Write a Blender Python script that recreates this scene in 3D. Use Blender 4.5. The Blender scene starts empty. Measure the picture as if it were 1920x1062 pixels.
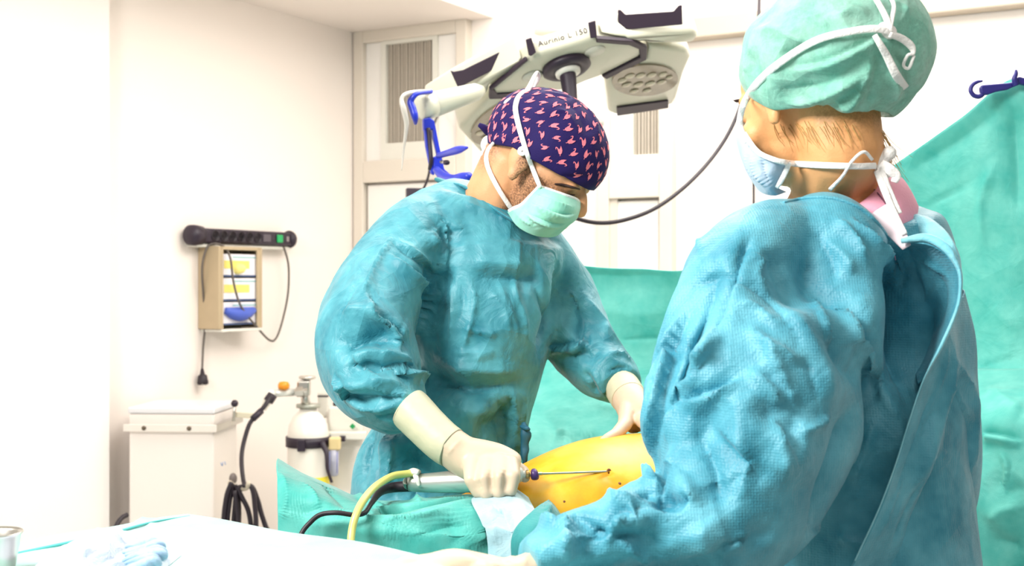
import bpy, bmesh, math, random
import numpy as np
from mathutils import Vector, Matrix
from mathutils.bvhtree import BVHTree

# ------------------------------------------------------------ camera, world, light, exposure
SC = bpy.context.scene
COL = SC.collection
FPX, CX, CY, ZC = 2400.0, 960.0, 531.0, 1.35      # focal length in pixels of the 1920x1062 frame, eye height
cam = bpy.data.cameras.new('camera')
cam.sensor_fit = 'HORIZONTAL'; cam.sensor_width = 36.0; cam.lens = 36.0 * FPX / 1920.0
cam.clip_start = 0.05
cam.dof.use_dof = True; cam.dof.focus_distance = 1.92; cam.dof.aperture_fstop = 8.0
camo = bpy.data.objects.new('camera', cam); COL.objects.link(camo)
camo.location = (0, 0, ZC); camo.rotation_euler = (math.pi / 2, 0, 0)
SC.camera = camo
SC.view_settings.view_transform = 'Standard'
SC.view_settings.look = 'None'
SC.view_settings.gamma = 1.0
SC.view_settings.use_curve_mapping = False
SC.view_settings.exposure = 0.17
SC.cycles.max_bounces = 4; SC.cycles.diffuse_bounces = 3; SC.cycles.glossy_bounces = 2; SC.cycles.transmission_bounces = 3; SC.cycles.transparent_max_bounces = 6
SC.cycles.caustics_reflective = False; SC.cycles.caustics_refractive = False
wd = bpy.data.worlds.new('world'); SC.world = wd; wd.use_nodes = True
wd.node_tree.nodes['Background'].inputs[0].default_value = (1.0, 0.96, 0.92, 1)
wd.node_tree.nodes['Background'].inputs[1].default_value = 0.23
def area(name, loc, target, sx, sy, power, color):
    l = bpy.data.lights.new(name, 'AREA'); l.shape = 'RECTANGLE'; l.size = sx; l.size_y = sy
    l.energy = power; l.color = color
    o = bpy.data.objects.new(name, l); COL.objects.link(o); o.location = loc
    o.rotation_euler = (Vector(target) - Vector(loc)).to_track_quat('-Z', 'Y').to_euler()
    return o
# laminar-flow ceiling field over the operating table, an unseen key light added at upper left, an unseen fill added in front
area('laminar_field_light', (0.75, 3.3, 2.66), (0.75, 3.3, 0), 1.8, 1.8, 38, (1, 0.97, 0.93))
area('upper_left_key_light', (-1.25, 0.75, 2.36), (0.2, 1.85, 1.1), 0.9, 0.5, 64, (1, 0.975, 0.94))
area('front_fill_light', (0.6, 0.2, 2.66), (0.6, 1.2, 1.0), 1.2, 0.6, 9, (1, 0.97, 0.94))

# ------------------------------------------------------------ helpers
EYE = Vector((0, 0, ZC))
def P(px, py, d): return Vector(((px - CX) / FPX * d, d, ZC + (CY - py) / FPX * d))
def ray(px, py): return Vector(((px - CX) / FPX, 1.0, (CY - py) / FPX))
def onp(px, py, p0, n):
    r = ray(px, py); t = (Vector(p0) - EYE).dot(n) / r.dot(n); return EYE + r * t
def lin(c): 
    c = c / 255.0
    return c / 12.92 if c <= 0.04045 else ((c + 0.055) / 1.055) ** 2.4
def rgb(r, g, b): return (lin(r), lin(g), lin(b), 1.0)
def cat(a, n, closed=False):
    """Catmull-Rom resampling of the rows of a."""
    a = np.asarray(a, float); m = len(a)
    if m == 2: 
        t = np.linspace(0, 1, n)[:, None]; return a[0] * (1 - t) + a[1] * t
    if closed:
        e = np.vstack([a[-1], a, a[0], a[1]]); segs = m; t = np.linspace(0, segs, n, endpoint=False)
    else:
        e = np.vstack([2 * a[0] - a[1], a, 2 * a[-1] - a[-2]]); segs = m - 1; t = np.linspace(0, segs, n)
    i = np.minimum(t.astype(int), segs - 1); f = (t - i)[:, None]
    p0, p1, p2, p3 = e[i], e[i + 1], e[i + 2], e[i + 3]
    return 0.5 * (2 * p1 + (p2 - p0) * f + (2 * p0 - 5 * p1 + 4 * p2 - p3) * f ** 2 + (3 * p1 - p0 - 3 * p2 + p3) * f ** 3)
# every mesh is written in world coordinates; a child's location cancels its parent's
def wloc(o):
    v = Vector((0, 0, 0))
    while o is not None: v += o.location; o = o.parent
    return v
def link(name, me, m, parent=None, smooth=True):
    o = bpy.data.objects.new(name, me); COL.objects.link(o)
    if m is not None and not len(me.materials): me.materials.append(m)
    if smooth: me.polygons.foreach_set('use_smooth', np.ones(len(me.polygons), bool))
    if parent is not None:
        o.parent = parent; o.location = -wloc(parent)
    return o
def newmesh(v, f, name='m'):
    me = bpy.data.meshes.new(name); me.from_pydata([tuple(p) for p in v], [], [tuple(q) for q in f]); me.update(); return me
def make(name, vf, m, parent=None, smooth=True): return link(name, vf if isinstance(vf, bpy.types.Mesh) else newmesh(*vf, name=name), m, parent, smooth)
def tag(o, label=None, cat_=None, group=None, kind=None):
    if label: o['label'] = label
    if cat_: o['category'] = cat_
    if group: o['group'] = group
    if kind: o['kind'] = kind
    if o.type == 'MESH' and o.parent is None and kind != 'structure':   # origin to the base of a one-mesh thing
        n = len(o.data.vertices); c = np.empty(n * 3); o.data.vertices.foreach_get('co', c); c = c.reshape(-1, 3)
        b = np.array([(c[:, 0].min() + c[:, 0].max()) / 2, (c[:, 1].min() + c[:, 1].max()) / 2, c[:, 2].min()])
        o.data.vertices.foreach_set('co', (c - b).ravel()); o.location = b; o.data.update()
    return o
def empty(name, loc, label, cat_, group=None):
    o = bpy.data.objects.new(name, None); COL.objects.link(o); o.location = loc; o.empty_display_size = 0.1
    return tag(o, label, cat_, group)
def join(*vfs):
    V, Fc = [], []
    for v, f in vfs:
        k = len(V); V += list(v); Fc += [tuple(i + k for i in q) for q in f]
    return V, Fc
def box(c, ax, ay, az):
    c, ax, ay, az = map(Vector, (c, ax, ay, az))
    v = [c + ax * i + ay * j + az * k for k in (-1, 1) for j in (-1, 1) for i in (-1, 1)]
    return v, [(0, 2, 3, 1), (4, 5, 7, 6), (0, 1, 5, 4), (2, 6, 7, 3), (0, 4, 6, 2), (1, 3, 7, 5)]
def bevel(vf, r=0.004, seg=2):
    bm = bmesh.new(); vs = [bm.verts.new(p) for p in vf[0]]
    for q in vf[1]: bm.faces.new([vs[i] for i in q])
    bmesh.ops.recalc_face_normals(bm, faces=bm.faces)
    es = [e for e in bm.edges if len(e.link_faces) == 2 and e.calc_face_angle(0) > 0.5]
    bmesh.ops.bevel(bm, geom=es, offset=r, segments=seg, affect='EDGES', profile=0.5)
    bm.verts.index_update()
    out = [v.co.copy() for v in bm.verts], [[v.index for v in f.verts] for f in bm.faces]; bm.free(); return out
def rings(R, cap=True, closed_ends=False):
    n, s = len(R), len(R[0]); V = [p for r in R for p in r]; Fc = []
    for i in range(n - 1):
        for j in range(s):
            k = (j + 1) % s; Fc.append((i * s + j, i * s + k, (i + 1) * s + k, (i + 1) * s + j))
    if cap:
        Fc.append(tuple(range(s - 1, -1, -1))); Fc.append(tuple((n - 1) * s + j for j in range(s)))
    return V, Fc
def limb(spec, n=40, seg=28, ex=1.0, cap=True):
    """Elliptical loft; rows (px, py, depth, half width in px, half thickness in m)."""
    a = cat(spec, n); C = np.array([P(*r[:3]) for r in a]); T = np.gradient(C, axis=0)
    R = []
    for i in range(n):
        c, t = Vector(C[i]), Vector(T[i]).normalized(); v = (c - EYE).normalized()
        w = t.cross(v).normalized(); u = w.cross(t).normalized(); hw = max(a[i][3], 0.3) / FPX * a[i][2]; ht = max(a[i][4], 0.0004)
        R.append([c + w * hw * (abs(math.cos(q)) ** ex) * math.copysign(1, math.cos(q)) + u * ht * (abs(math.sin(q)) ** ex) * math.copysign(1, math.sin(q))
                  for q in [2 * math.pi * j / seg for j in range(seg)]])
    return rings(R, cap)
def tube(pts, r, n=40, seg=10, cap=True, smooth=True):
    """Round tube through world points; r a number or one radius per point."""
    pts = [tuple(p) for p in pts]
    rr = [r] * len(pts) if not hasattr(r, '__len__') else r
    a = np.array([p + (q,) for p, q in zip(pts, rr)])
    if smooth: a = cat(a, n)
    C = a[:, :3]; T = np.gradient(C, axis=0); R = []; up = None
    for i in range(len(C)):
        t = Vector(T[i]).normalized()
        if up is None: up = t.orthogonal().normalized()
        up = (up - t * up.dot(t)).normalized(); w = t.cross(up)
        R.append([Vector(C[i]) + (up * math.cos(q) + w * math.sin(q)) * a[i][3] for q in [2 * math.pi * j / seg for j in range(seg)]])
    return rings(R, cap)
def cyl(a, b, r0, r1=None, seg=24): 
    return tube([a, b], [r0, r0 if r1 is None else r1], n=2, seg=seg, smooth=False)
def lathe(base, axis, prof, seg=28):
    """prof rows (height along the axis, radius)."""
    t = Vector(axis).normalized(); u = t.orthogonal().normalized(); w = t.cross(u); b = Vector(base)
    return rings([[b + t * h + (u * math.cos(q) + w * math.sin(q)) * max(r, 1e-4) for q in [2 * math.pi * j / seg for j in range(seg)]] for h, r in prof])
def ball(c, rx, ry=None, rz=None, M=None, nu=20, nv=12):
    ry = rx if ry is None else ry; rz = rx if rz is None else rz; R = []
    for i in range(nv + 1):
        th = math.pi * (0.01 + 0.98 * i / nv)
        R.append([Vector((rx * math.sin(th) * math.cos(p), ry * math.sin(th) * math.sin(p), rz * math.cos(th))) for p in [2 * math.pi * j / nu for j in range(nu)]])
    v, f = rings(R); c = Vector(c)
    return [(M @ p if M else p) + c for p in v], f
def chain(pts, rad, seg=14):
    """Tapered cylinders and joint balls, to be fused by union()."""
    out = []
    for i, (p, r) in enumerate(zip(pts, rad)):
        out.append(ball(p, r, nu=seg, nv=8))
        if i: out.append(cyl(pts[i - 1], p, rad[i - 1], r, seg))
    return out
def xf(vf, M): return [M @ Vector(p) for p in vf[0]], vf[1]
def slab(pix, p0, n, h, off=0.0):
    """Polygon drawn over a plane, given the thickness h along n."""
    n = Vector(n).normalized(); b = [onp(x, y, p0, n) + n * off for x, y in pix]; k = len(b)
    V = b + [p + n * h for p in b]
    return V, [tuple(range(k)), tuple(range(2 * k - 1, k - 1, -1))] + [(i, i + k, (i + 1) % k + k, (i + 1) % k) for i in range(k)]
def union(vfs, voxel=0.005, smooth=6, fac=0.5):
    me = newmesh(*join(*vfs)); o = bpy.data.objects.new('tmp', me); COL.objects.link(o)
    m = o.modifiers.new('r', 'REMESH'); m.mode = 'VOXEL'; m.voxel_size = voxel
    if smooth: s = o.modifiers.new('s', 'SMOOTH'); s.iterations = smooth; s.factor = fac
    dg = bpy.context.evaluated_depsgraph_get(); out = bpy.data.meshes.new_from_object(o.evaluated_get(dg))
    bpy.data.objects.remove(o); bpy.data.meshes.remove(me); out.materials.clear(); return out
def getco(me):
    c = np.empty(len(me.vertices) * 3); me.vertices.foreach_get('co', c); return c.reshape(-1, 3)
def getno(me):
    c = np.empty(len(me.vertices) * 3, np.float32); me.vertex_normals.foreach_get('vector', c); return c.reshape(-1, 3).astype(float)
def setco(me, c): me.vertices.foreach_set('co', np.ascontiguousarray(c).ravel()); me.update()
def bvh(me): return BVHTree.FromPolygons([v.co for v in me.vertices], [tuple(p.vertices) for p in me.polygons])
def cast(tree, px, py):
    r = ray(px, py).normalized(); h = tree.ray_cast(EYE, r); return (h[0], h[1]) if h[0] is not None else None
def sculpt(me, strokes, k=1.0):
    """Folds drawn as strokes over the surface: (points in px, height m, width m, kind).
    g soft ridge, s sharp ridge, f overlapping fold that lifts one side (travel right: the lower side; travel down: the left side)."""
    tree = bvh(me); co = getco(me); no = getno(me); disp = np.zeros(len(co))
    for st in strokes:
        pts, amp, wid, kind = st[:4]
        amp *= k * (1.0 if kind == 'g' else 1.4)
        a = np.asarray(pts, float); L = np.sum(np.linalg.norm(np.diff(a, axis=0), axis=1)); n = max(6, int(L / 5))
        q = cat(a, n); H, S, TX = [], [], []
        tq = np.gradient(q, axis=0)
        for i in range(n):
            h = cast(tree, q[i][0], q[i][1])
            if h: H.append(h[0][:]); S.append(i / (n - 1)); TX.append(np.r_[q[i], tq[i]])
        if len(H) < 3: continue
        H = np.array(H); S = np.array(S); TX = np.array(TX); R = 5.0 * wid
        lo, hi = H.min(0) - R, H.max(0) + R
        idx = np.nonzero(np.all((co > lo) & (co < hi), axis=1))[0]
        if not len(idx): continue
        X = co[idx]; best = np.full(len(idx), 1e9); bi = np.zeros(len(idx), int)
        for j in range(len(H)):
            d2 = ((X - H[j]) ** 2).sum(1); m = d2 < best; best[m] = d2[m]; bi[m] = j
        x = np.sqrt(best) / wid; s = S[bi]; tp = np.clip(np.minimum(s, 1 - s) / 0.32, 0, 1); tp = tp * tp * (3 - 2 * tp)
        if kind == 'g': x = x / 1.35; pr = np.exp(-1.25 * (np.sqrt(x * x + 0.03) - 0.17))
        elif kind == 's': pr = np.exp(-1.4 * x)
        else:
            u = X[:, 0] / X[:, 1] * FPX + CX; v = CY - (X[:, 2] - ZC) / X[:, 1] * FPX; t = TX[bi]
            sg = t[:, 2] * (v - t[:, 1]) - t[:, 3] * (u - t[:, 0]); sg = sg / (np.hypot(t[:, 2], t[:, 3]) + 1e-9) / FPX * X[:, 1]
            th = np.tanh(sg / (0.18 * wid)); pr = (0.5 + 0.5 * th) * np.exp(-0.55 * x * x) - (0.5 - 0.5 * th) * 0.55 * np.exp(-x * x)
        disp[idx] += amp * tp * pr
    setco(me, co + no * disp[:, None])
def crumple(me, amp, freq, seed, k=7, stretch=(1, 1, 1)):
    """Ridged creases all over a cloth."""
    rg = np.random.default_rng(seed); co = getco(me); no = getno(me); X = co * np.asarray(stretch); out = np.zeros(len(co))
    W = np.stack([np.sin(X @ rg.normal(size=3) * freq * 0.5 + rg.uniform(0, 6)) for _ in range(4)], 1)
    for i in range(k):
        d = rg.normal(size=3); d /= np.linalg.norm(d); ph = X @ d * freq * rg.uniform(0.6, 1.7) + W @ rg.normal(size=4) * 1.3 + rg.uniform(0, 6)
        msk = 0.5 + 0.5 * np.sin(X @ rg.normal(size=3) * freq * 0.35 + rg.uniform(0, 6)); out += 0.6366 * np.arcsin(np.sin(ph) * 0.985) * msk
    setco(me, co + no * (out * amp / math.sqrt(k))[:, None])
def patch(ctrl, nu=80, nv=80):
    """Sheet through a grid of (px, py, depth) control points."""
    G = np.array([[P(*c) for c in row] for row in ctrl]); r = np.stack([cat(G[i], nv) for i in range(len(G))]); 
    r = np.stack([cat(r[:, j], nu) for j in range(nv)], 1)
    V = r.reshape(-1, 3); F_ = [(i * nv + j, i * nv + j + 1, (i + 1) * nv + j + 1, (i + 1) * nv + j) for i in range(nu - 1) for j in range(nv - 1)]
    return newmesh(V, F_)
def face_eye(me):
    """Turn the normals of a sheet towards the side it is seen from."""
    c = getco(me); n = getno(me)
    if np.mean(np.sum(n * (np.array(EYE) - c), 1)) < 0: me.flip_normals(); me.update()
def solid(o, t=0.002, sub=0):
    if sub: m = o.modifiers.new('sub', 'SUBSURF'); m.levels = sub; m.render_levels = sub
    m = o.modifiers.new('cloth', 'SOLIDIFY'); m.thickness = t; m.offset = 0; return o
# ------------------------------------------------------------ materials
MATS = {}
def nodes(name):
    m = bpy.data.materials.new(name); m.use_nodes = True; nt = m.node_tree; return m, nt, nt.nodes['Principled BSDF']
def mat(name, col, rough=0.5, metal=0.0, var=0.06, vscale=6.0, bump=0.0, bscale=60.0, spec=0.5, trans=0.0, coat=0.0, sheen=0.0, alpha=1.0, emit=0.0, sss=0.0):
    if name in MATS: return MATS[name]
    m, nt, b = nodes(name); N, L = nt.nodes.new, nt.links.new
    tc = N('ShaderNodeTexCoord'); nz = N('ShaderNodeTexNoise'); nz.inputs['Scale'].default_value = vscale; nz.inputs['Detail'].default_value = 2
    L(tc.outputs['Object'], nz.inputs['Vector'])
    mx = N('ShaderNodeMixRGB'); c = rgb(*col); mx.inputs[1].default_value = tuple(max(0, x * (1 - var)) for x in c[:3]) + (1,)
    mx.inputs[2].default_value = tuple(min(1, x * (1 + var)) for x in c[:3]) + (1,)
    L(nz.outputs['Fac'], mx.inputs[0]); L(mx.outputs[0], b.inputs['Base Color'])
    b.inputs['Roughness'].default_value = rough; b.inputs['Metallic'].default_value = metal; b.inputs['Specular IOR Level'].default_value = spec
    b.inputs['Transmission Weight'].default_value = trans; b.inputs['Coat Weight'].default_value = coat; b.inputs['Sheen Weight'].default_value = sheen
    b.inputs['Alpha'].default_value = alpha
    if sss: b.inputs['Subsurface Weight'].default_value = sss; b.inputs['Subsurface Radius'].default_value = (0.02, 0.008, 0.004)
    if emit: b.inputs['Emission Color'].default_value = c; b.inputs['Emission Strength'].default_value = emit
    if bump:
        n2 = N('ShaderNodeTexNoise'); n2.inputs['Scale'].default_value = bscale; n2.inputs['Detail'].default_value = 2; L(tc.outputs['Object'], n2.inputs['Vector'])
        bp = N('ShaderNodeBump'); bp.inputs['Strength'].default_value = bump; bp.inputs['Distance'].default_value = 0.01
        L(n2.outputs['Fac'], bp.inputs['Height']); L(bp.outputs['Normal'], b.inputs['Normal'])
    MATS[name] = m; return m
def cloth(name, c0, c1, rough=0.55, crease=0.35, cscale=9.0, dots=0.15, dscale=420.0, spec=0.4, sheen=0.3, see=0.0, tr=0.0):
    """Non-woven cloth: mottled colour, crumple relief, an embossed dot pattern."""
    if name in MATS: return MATS[name]
    m, nt, b = nodes(name); N, L = nt.nodes.new, nt.links.new
    tc = N('ShaderNodeTexCoord'); nz = N('ShaderNodeTexNoise'); nz.inputs['Scale'].default_value = 14; nz.inputs['Detail'].default_value = 3; nz.inputs['Roughness'].default_value = 0.65
    L(tc.outputs['Object'], nz.inputs['Vector'])
    rp = N('ShaderNodeValToRGB'); rp.color_ramp.elements[0].position = 0.3; rp.color_ramp.elements[1].position = 0.72
    rp.color_ramp.elements[0].color = rgb(*c0); rp.color_ramp.elements[1].color = rgb(*c1)
    L(nz.outputs['Fac'], rp.inputs[0]); L(rp.outputs[0], b.inputs['Base Color'])
    b.inputs['Roughness'].default_value = rough; b.inputs['Specular IOR Level'].default_value = spec
    b.inputs['Sheen Weight'].default_value = sheen; b.inputs['Sheen Roughness'].default_value = 0.5
    vo = N('ShaderNodeTexVoronoi'); vo.inputs['Scale'].default_value = cscale; L(tc.outputs['Object'], vo.inputs['Vector'])
    n3 = N('ShaderNodeTexNoise'); n3.inputs['Scale'].default_value = cscale * 2.6; n3.inputs['Detail'].default_value = 3; n3.inputs['Distortion'].default_value = 1.2; L(tc.outputs['Object'], n3.inputs['Vector'])
    mm = N('ShaderNodeMath'); mm.operation = 'MULTIPLY_ADD'; mm.inputs[1].default_value = 0.23; L(n3.outputs['Fac'], mm.inputs[0]); L(vo.outputs['Distance'], mm.inputs[2])
    b1 = N('ShaderNodeBump'); b1.inputs['Strength'].default_value = crease; b1.inputs['Distance'].default_value = 0.05; L(mm.outputs[0], b1.inputs['Height'])
    v2 = N('ShaderNodeTexVoronoi'); v2.inputs['Scale'].default_value = dscale; v2.inputs['Randomness'].default_value = 0.25; L(tc.outputs['Object'], v2.inputs['Vector'])
    b2 = N('ShaderNodeBump'); b2.inputs['Strength'].default_value = dots; b2.inputs['Distance'].default_value = 0.002
    L(v2.outputs['Distance'], b2.inputs['Height']); L(b1.outputs['Normal'], b2.inputs['Normal']); L(b2.outputs['Normal'], b.inputs['Normal'])
    out = nt.nodes['Material Output']; last = b.outputs[0]
    if tr:
        t = N('ShaderNodeBsdfTranslucent'); L(rp.outputs[0], t.inputs[0]); mxs = N('ShaderNodeMixShader'); mxs.inputs[0].default_value = tr
        L(last, mxs.inputs[1]); L(t.outputs[0], mxs.inputs[2]); last = mxs.outputs[0]
    if see:
        t = N('ShaderNodeBsdfTransparent'); mxs = N('ShaderNodeMixShader'); 
        n5 = N('ShaderNodeTexNoise'); n5.inputs['Scale'].default_value = 22; n5.inputs['Detail'].default_value = 8; n5.inputs['Roughness'].default_value = 0.8; L(tc.outputs['Object'], n5.inputs['Vector'])
        mr = N('ShaderNodeMapRange'); mr.inputs[1].default_value = 0.4; mr.inputs[2].default_value = 0.7; mr.inputs[3].default_value = 0.0; mr.inputs[4].default_value = see
        L(n5.outputs['Fac'], mr.inputs[0]); L(mr.outputs[0], mxs.inputs[0]); L(last, mxs.inputs[1]); L(t.outputs[0], mxs.inputs[2]); last = mxs.outputs[0]
    L(last, out.inputs['Surface']); MATS[name] = m; return m
WALL = mat('wall_paint', (250, 240, 232), 0.6, var=0.015, vscale=2)
WHITE = mat('white_enamel', (246, 242, 236), 0.35, var=0.01)
PLASTIC = mat('white_plastic', (230, 227, 216), 0.4, var=0.015)
CREAM = mat('cream_lamp_shell', (206, 204, 184), 0.35, var=0.02, coat=0.2)
FRAME = mat('beige_frame', (226, 216, 202), 0.5, var=0.02)
BLACK = mat('black_plastic', (40, 28, 44), 0.45, var=0.1)
RUBBER = mat('black_rubber', (34, 24, 34), 0.5, var=0.1)
STEEL = mat('brushed_steel', (212, 208, 200), 0.28, metal=1.0, var=0.04, vscale=40)
GOWN = cloth('gown_cloth', (36, 123, 140), (90, 171, 184), crease=0.4, rough=0.5, spec=0.5, sheen=0.12)
GOWN2 = cloth('nurse_gown_cloth', (44, 134, 157), (102, 182, 201), crease=0.3, dots=0.35, dscale=330, rough=0.5, spec=0.5, sheen=0.12)
DRAPE = cloth('green_drape_cloth', (66, 182, 172), (112, 206, 194), crease=0.25, cscale=6, tr=0.15)
PAPER = cloth('paper_drape', (150, 192, 204), (186, 216, 224), crease=0.3, cscale=12)
TIE = mat('white_tape', (250, 246, 242), 0.7, var=0.02, bump=0.2, bscale=300)
GLOVE = mat('latex_glove', (214, 190, 164), 0.45, var=0.03, vscale=12, bump=0.12, bscale=45)
# ------------------------------------------------------------ the room
RC = Vector((-0.648, 5.4, 0)); U = Vector((0.5, 0.8660254, 0)); W = Vector((0.8660254, -0.5, 0))   # corner, left-wall and back-wall directions
NL, NB, UP = W.copy(), -U, Vector((0, 0, 1))                                                     # wall normals into the room
HC, HS = 2.75, 2.40                                                                              # ceiling and soffit heights
def struct(name, vf, m, parent=None, smooth=False):
    o = make(name, vf, m, parent, smooth)
    if parent is None: tag(o, kind='structure')
    return o
def wbox(a0, a1, b0, b1, z0, z1):      # a along the back wall, b out of it into the room
    return box(RC + W * (a0 + a1) / 2 + NB * (b0 + b1) / 2 + UP * (z0 + z1) / 2, W * (a1 - a0) / 2, NB * (b1 - b0) / 2, UP * (z1 - z0) / 2)
def lbox(a0, a1, b0, b1, z0, z1):      # a along the left wall from the corner towards the viewer, b out of it
    return box(RC - U * (a0 + a1) / 2 + NL * (b0 + b1) / 2 + UP * (z0 + z1) / 2, U * (a1 - a0) / 2, NL * (b1 - b0) / 2, UP * (z1 - z0) / 2)
def bc(px, py, off=0.0):
    p = onp(px, py, RC + NB * off, NB); return (p - RC).dot(W), p.z
def lc(px, py, off=0.0):
    p = onp(px, py, RC + NL * off, NL); return -(p - RC).dot(U), p.z
floor_m = mat('grey_vinyl_floor', (205, 208, 204), 0.4, var=0.05, vscale=30)
struct('floor', box((0.6, 1.6, -0.03), W * 4.2, U * 4.6, UP * 0.03), floor_m)
struct('wall_left', lbox(-0.1, 6.6, -0.1, 0, 0, HC), WALL)
a205, _ = lc(205, 500, 0.07)
struct('wall_pier', lbox(a205, 6.6, 0, 0.07, 0, HC), mat('pier_paint', (252, 246, 241), 0.6, var=0.01))
struct('wall_back', wbox(-0.1, 5.2, -0.1, 0, 0, HC), WALL)
struct('ceiling', box((0.6, 1.6, HC + 0.03), W * 4.2, U * 4.6, UP * 0.03), WHITE)
s925, _ = bc(925, 28)
struct('ceiling_soffit', wbox(0, s925, 0, 6.6, HS, HC), WALL)
# luminous filter panels of the laminar-flow field
lum = mat('luminous_panel', (255, 250, 244), 0.5, var=0.0, emit=2.2)
lf = make('ceiling_light_field', wbox(s925 + 0.12, s925 + 0.2, 0.1, 0.2, HC - 0.02, HC), FRAME); bpy.data.objects.remove(lf)
lf = empty('ceiling_light', RC + W * (s925 + 1.2) + NB * 1.3 + UP * (HC - 0.03), 'white luminous laminar-flow ceiling panels above the surgical light', 'ceiling light')
for i in range(3):
    for j in range(3):
        make('light_panel', wbox(s925 + 0.12 + i * 0.8, s925 + 0.88 + i * 0.8, 0.08 + j * 0.8, 0.84 + j * 0.8, HC - 0.03, HC - 0.005), lum, lf, False)
# fitted wall units: beige frames, white panels, pleated louvres, recessed into the back wall
def wall_unit(x0, x1, stl, ztop, zl0, rails, lx, label):
    """x0..x1 outer px of the frame at eye level, lx louvre px, rails list of (py top, py bottom at x0)."""
    a0, a1 = bc(x0, 300)[0], bc(x1, 300)[0]; l0, l1 = bc(lx[0], 200)[0], bc(lx[1], 200)[0]
    t = empty('wall_cabinet', RC + W * (a0 + a1) / 2 + NB * 0.03, label, 'wall cabinet', 'fitted units in the back wall')
    for s0, s1 in ((a0, a0 + stl), (a1 - stl, a1)): make('stile', bevel(wbox(s0, s1, 0, 0.045, 0.0, ztop), 0.004), FRAME, t, False)
    make('top_rail', bevel(wbox(a0 + stl, a1 - stl, 0, 0.045, ztop - 0.05, ztop), 0.004), FRAME, t, False)
    zb = zl0 - 0.04
    make('middle_rail', bevel(wbox(a0 + stl, a1 - stl, 0, 0.045, zb - 0.12, zb - 0.03), 0.004), FRAME, t, False)
    make('panel', bevel(wbox(a0 + stl, l0 - 0.025, 0, 0.022, zb - 0.03, ztop - 0.05), 0.003), WHITE, t, False)
    make('panel', bevel(wbox(l1 + 0.025, a1 - stl, 0, 0.022, zb - 0.03, ztop - 0.05), 0.003), WHITE, t, False)
    make('door', bevel(wbox(a0 + stl + 0.01, a1 - stl - 0.01, 0, 0.024, 0.12, zb - 0.13), 0.003), WHITE, t, False)
    z1 = ztop - 0.065
    f = make('louvre_frame', join(wbox(l0 - 0.025, l0, 0, 0.03, zb - 0.03, z1 + 0.015), wbox(l1, l1 + 0.025, 0, 0.03, zb - 0.03, z1 + 0.015),
             wbox(l0, l1, 0, 0.03, z1, z1 + 0.015), wbox(l0, l1, 0, 0.03, zb - 0.03, zl0)), PLASTIC, t, False)
    k = max(8, int((l1 - l0) / 0.0125)); w = (l1 - l0) / k
    lv = make('louvre_slats', join(*[wbox(l0 + i * w + 0.0012, l0 + (i + 1) * w - 0.0018 - 0.002 * (i % 3 == 0), 0.0, 0.014 + 0.004 * (i % 3 == 1), zl0, z1) for i in range(k)]),
              mat('louvre_grey', (178, 168, 154), 0.5, var=0.08, vscale=50), f, False); tag(lv, kind='stuff')
    make('louvre_backing', wbox(l0, l1, 0, 0.004, zl0, z1), mat('louvre_dark', (92, 84, 82), 0.7), f, False)
    return t
wall_unit(674, 885, 0.05, bc(680, 63)[1], bc(770, 268)[1], None, (731, 818), 'tall beige-framed wall unit with grey louvre beside the room corner')
wall_unit(1128, 1268, 0.05, HS - 0.04, bc(1215, 291)[1], None, (1193, 1241), 'beige-framed wall unit with narrow louvre right of the surgical light')
struct('trim_1', wbox(bc(1150, 420)[0], bc(1150, 420)[0] + 0.03, 0, 0.03, 0.1, bc(1150, 330)[1]), FRAME)
# rail high on the back wall
r0 = bc(1268, 60)[0]; zr = bc(1268, 82)[1]
rl = empty('wall_rail', RC + W * (r0 + 1.6) + UP * zr, 'beige cable duct running high along the back wall', 'cable duct')
DUCT = mat('duct_beige', (190, 176, 158), 0.55, var=0.04)
make('duct', bevel(wbox(r0, r0 + 3.2, 0, 0.07, zr, zr + 0.075), 0.006), DUCT, rl, False)
make('end_cap', bevel(wbox(r0 - 0.006, r0, 0.004, 0.066, zr + 0.004, zr + 0.071), 0.002), mat('duct_cap', (140, 126, 112), 0.5), rl, False)
# ------------------------------------------------------------ power strip on the left wall
e0, z0 = lc(338, 442); e1, z1 = lc(524, 449); zc = (z0 + z1) / 2 + 0.0
LB = lambda a, b, z: RC - U * a + NL * b + UP * z
PS = empty('power_strip', LB((e0 + e1) / 2, 0.03, zc - 0.035), 'long black power strip fixed to the left wall', 'power strip')
make('housing', bevel(lbox(e1, e0 - 0.05, 0.02, 0.065, zc - 0.026, zc + 0.026), 0.008, 3), BLACK, PS)
make('back_rail', bevel(lbox(e1 - 0.01, e0 - 0.03, 0.0, 0.05, zc - 0.041, zc - 0.0265), 0.004), PLASTIC, PS)
make('end_cap', lathe(LB(e0 - 0.055, 0.042, zc), -U, [(0, 0.034), (0.03, 0.037), (0.05, 0.036), (0.06, 0.026), (0.062, 0.001)]), BLACK, PS)
make('end_cap', lathe(LB(e1 + 0.008, 0.042, zc), U, [(0, 0.03), (0.014, 0.035), (0.024, 0.032), (0.028, 0.02), (0.03, 0.001)]), BLACK, PS)
Lp = e0 - e1
for i in range(6):
    a = e0 - Lp * (0.2 + 0.085 * i); so = make('socket', lathe(LB(a, 0.064, zc), NL, [(0, 0.021), (0.004, 0.021), (0.004, 0.017), (0.001, 0.016), (0.001, 0.001)]), RUBBER, PS)
    for s in (-1, 1): make('socket_hole', lathe(LB(a + s * 0.007, 0.0655, zc), NL, [(0, 0.003), (0.0012, 0.003)], 10), mat('hole_dark', (14, 10, 14), 0.8), so)
make('indicator_plate', bevel(lbox(e1 + Lp * 0.24, e1 + Lp * 0.32, 0.064, 0.068, zc - 0.014, zc + 0.014), 0.002), mat('grey_print', (92, 84, 92), 0.5), PS, False)
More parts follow.
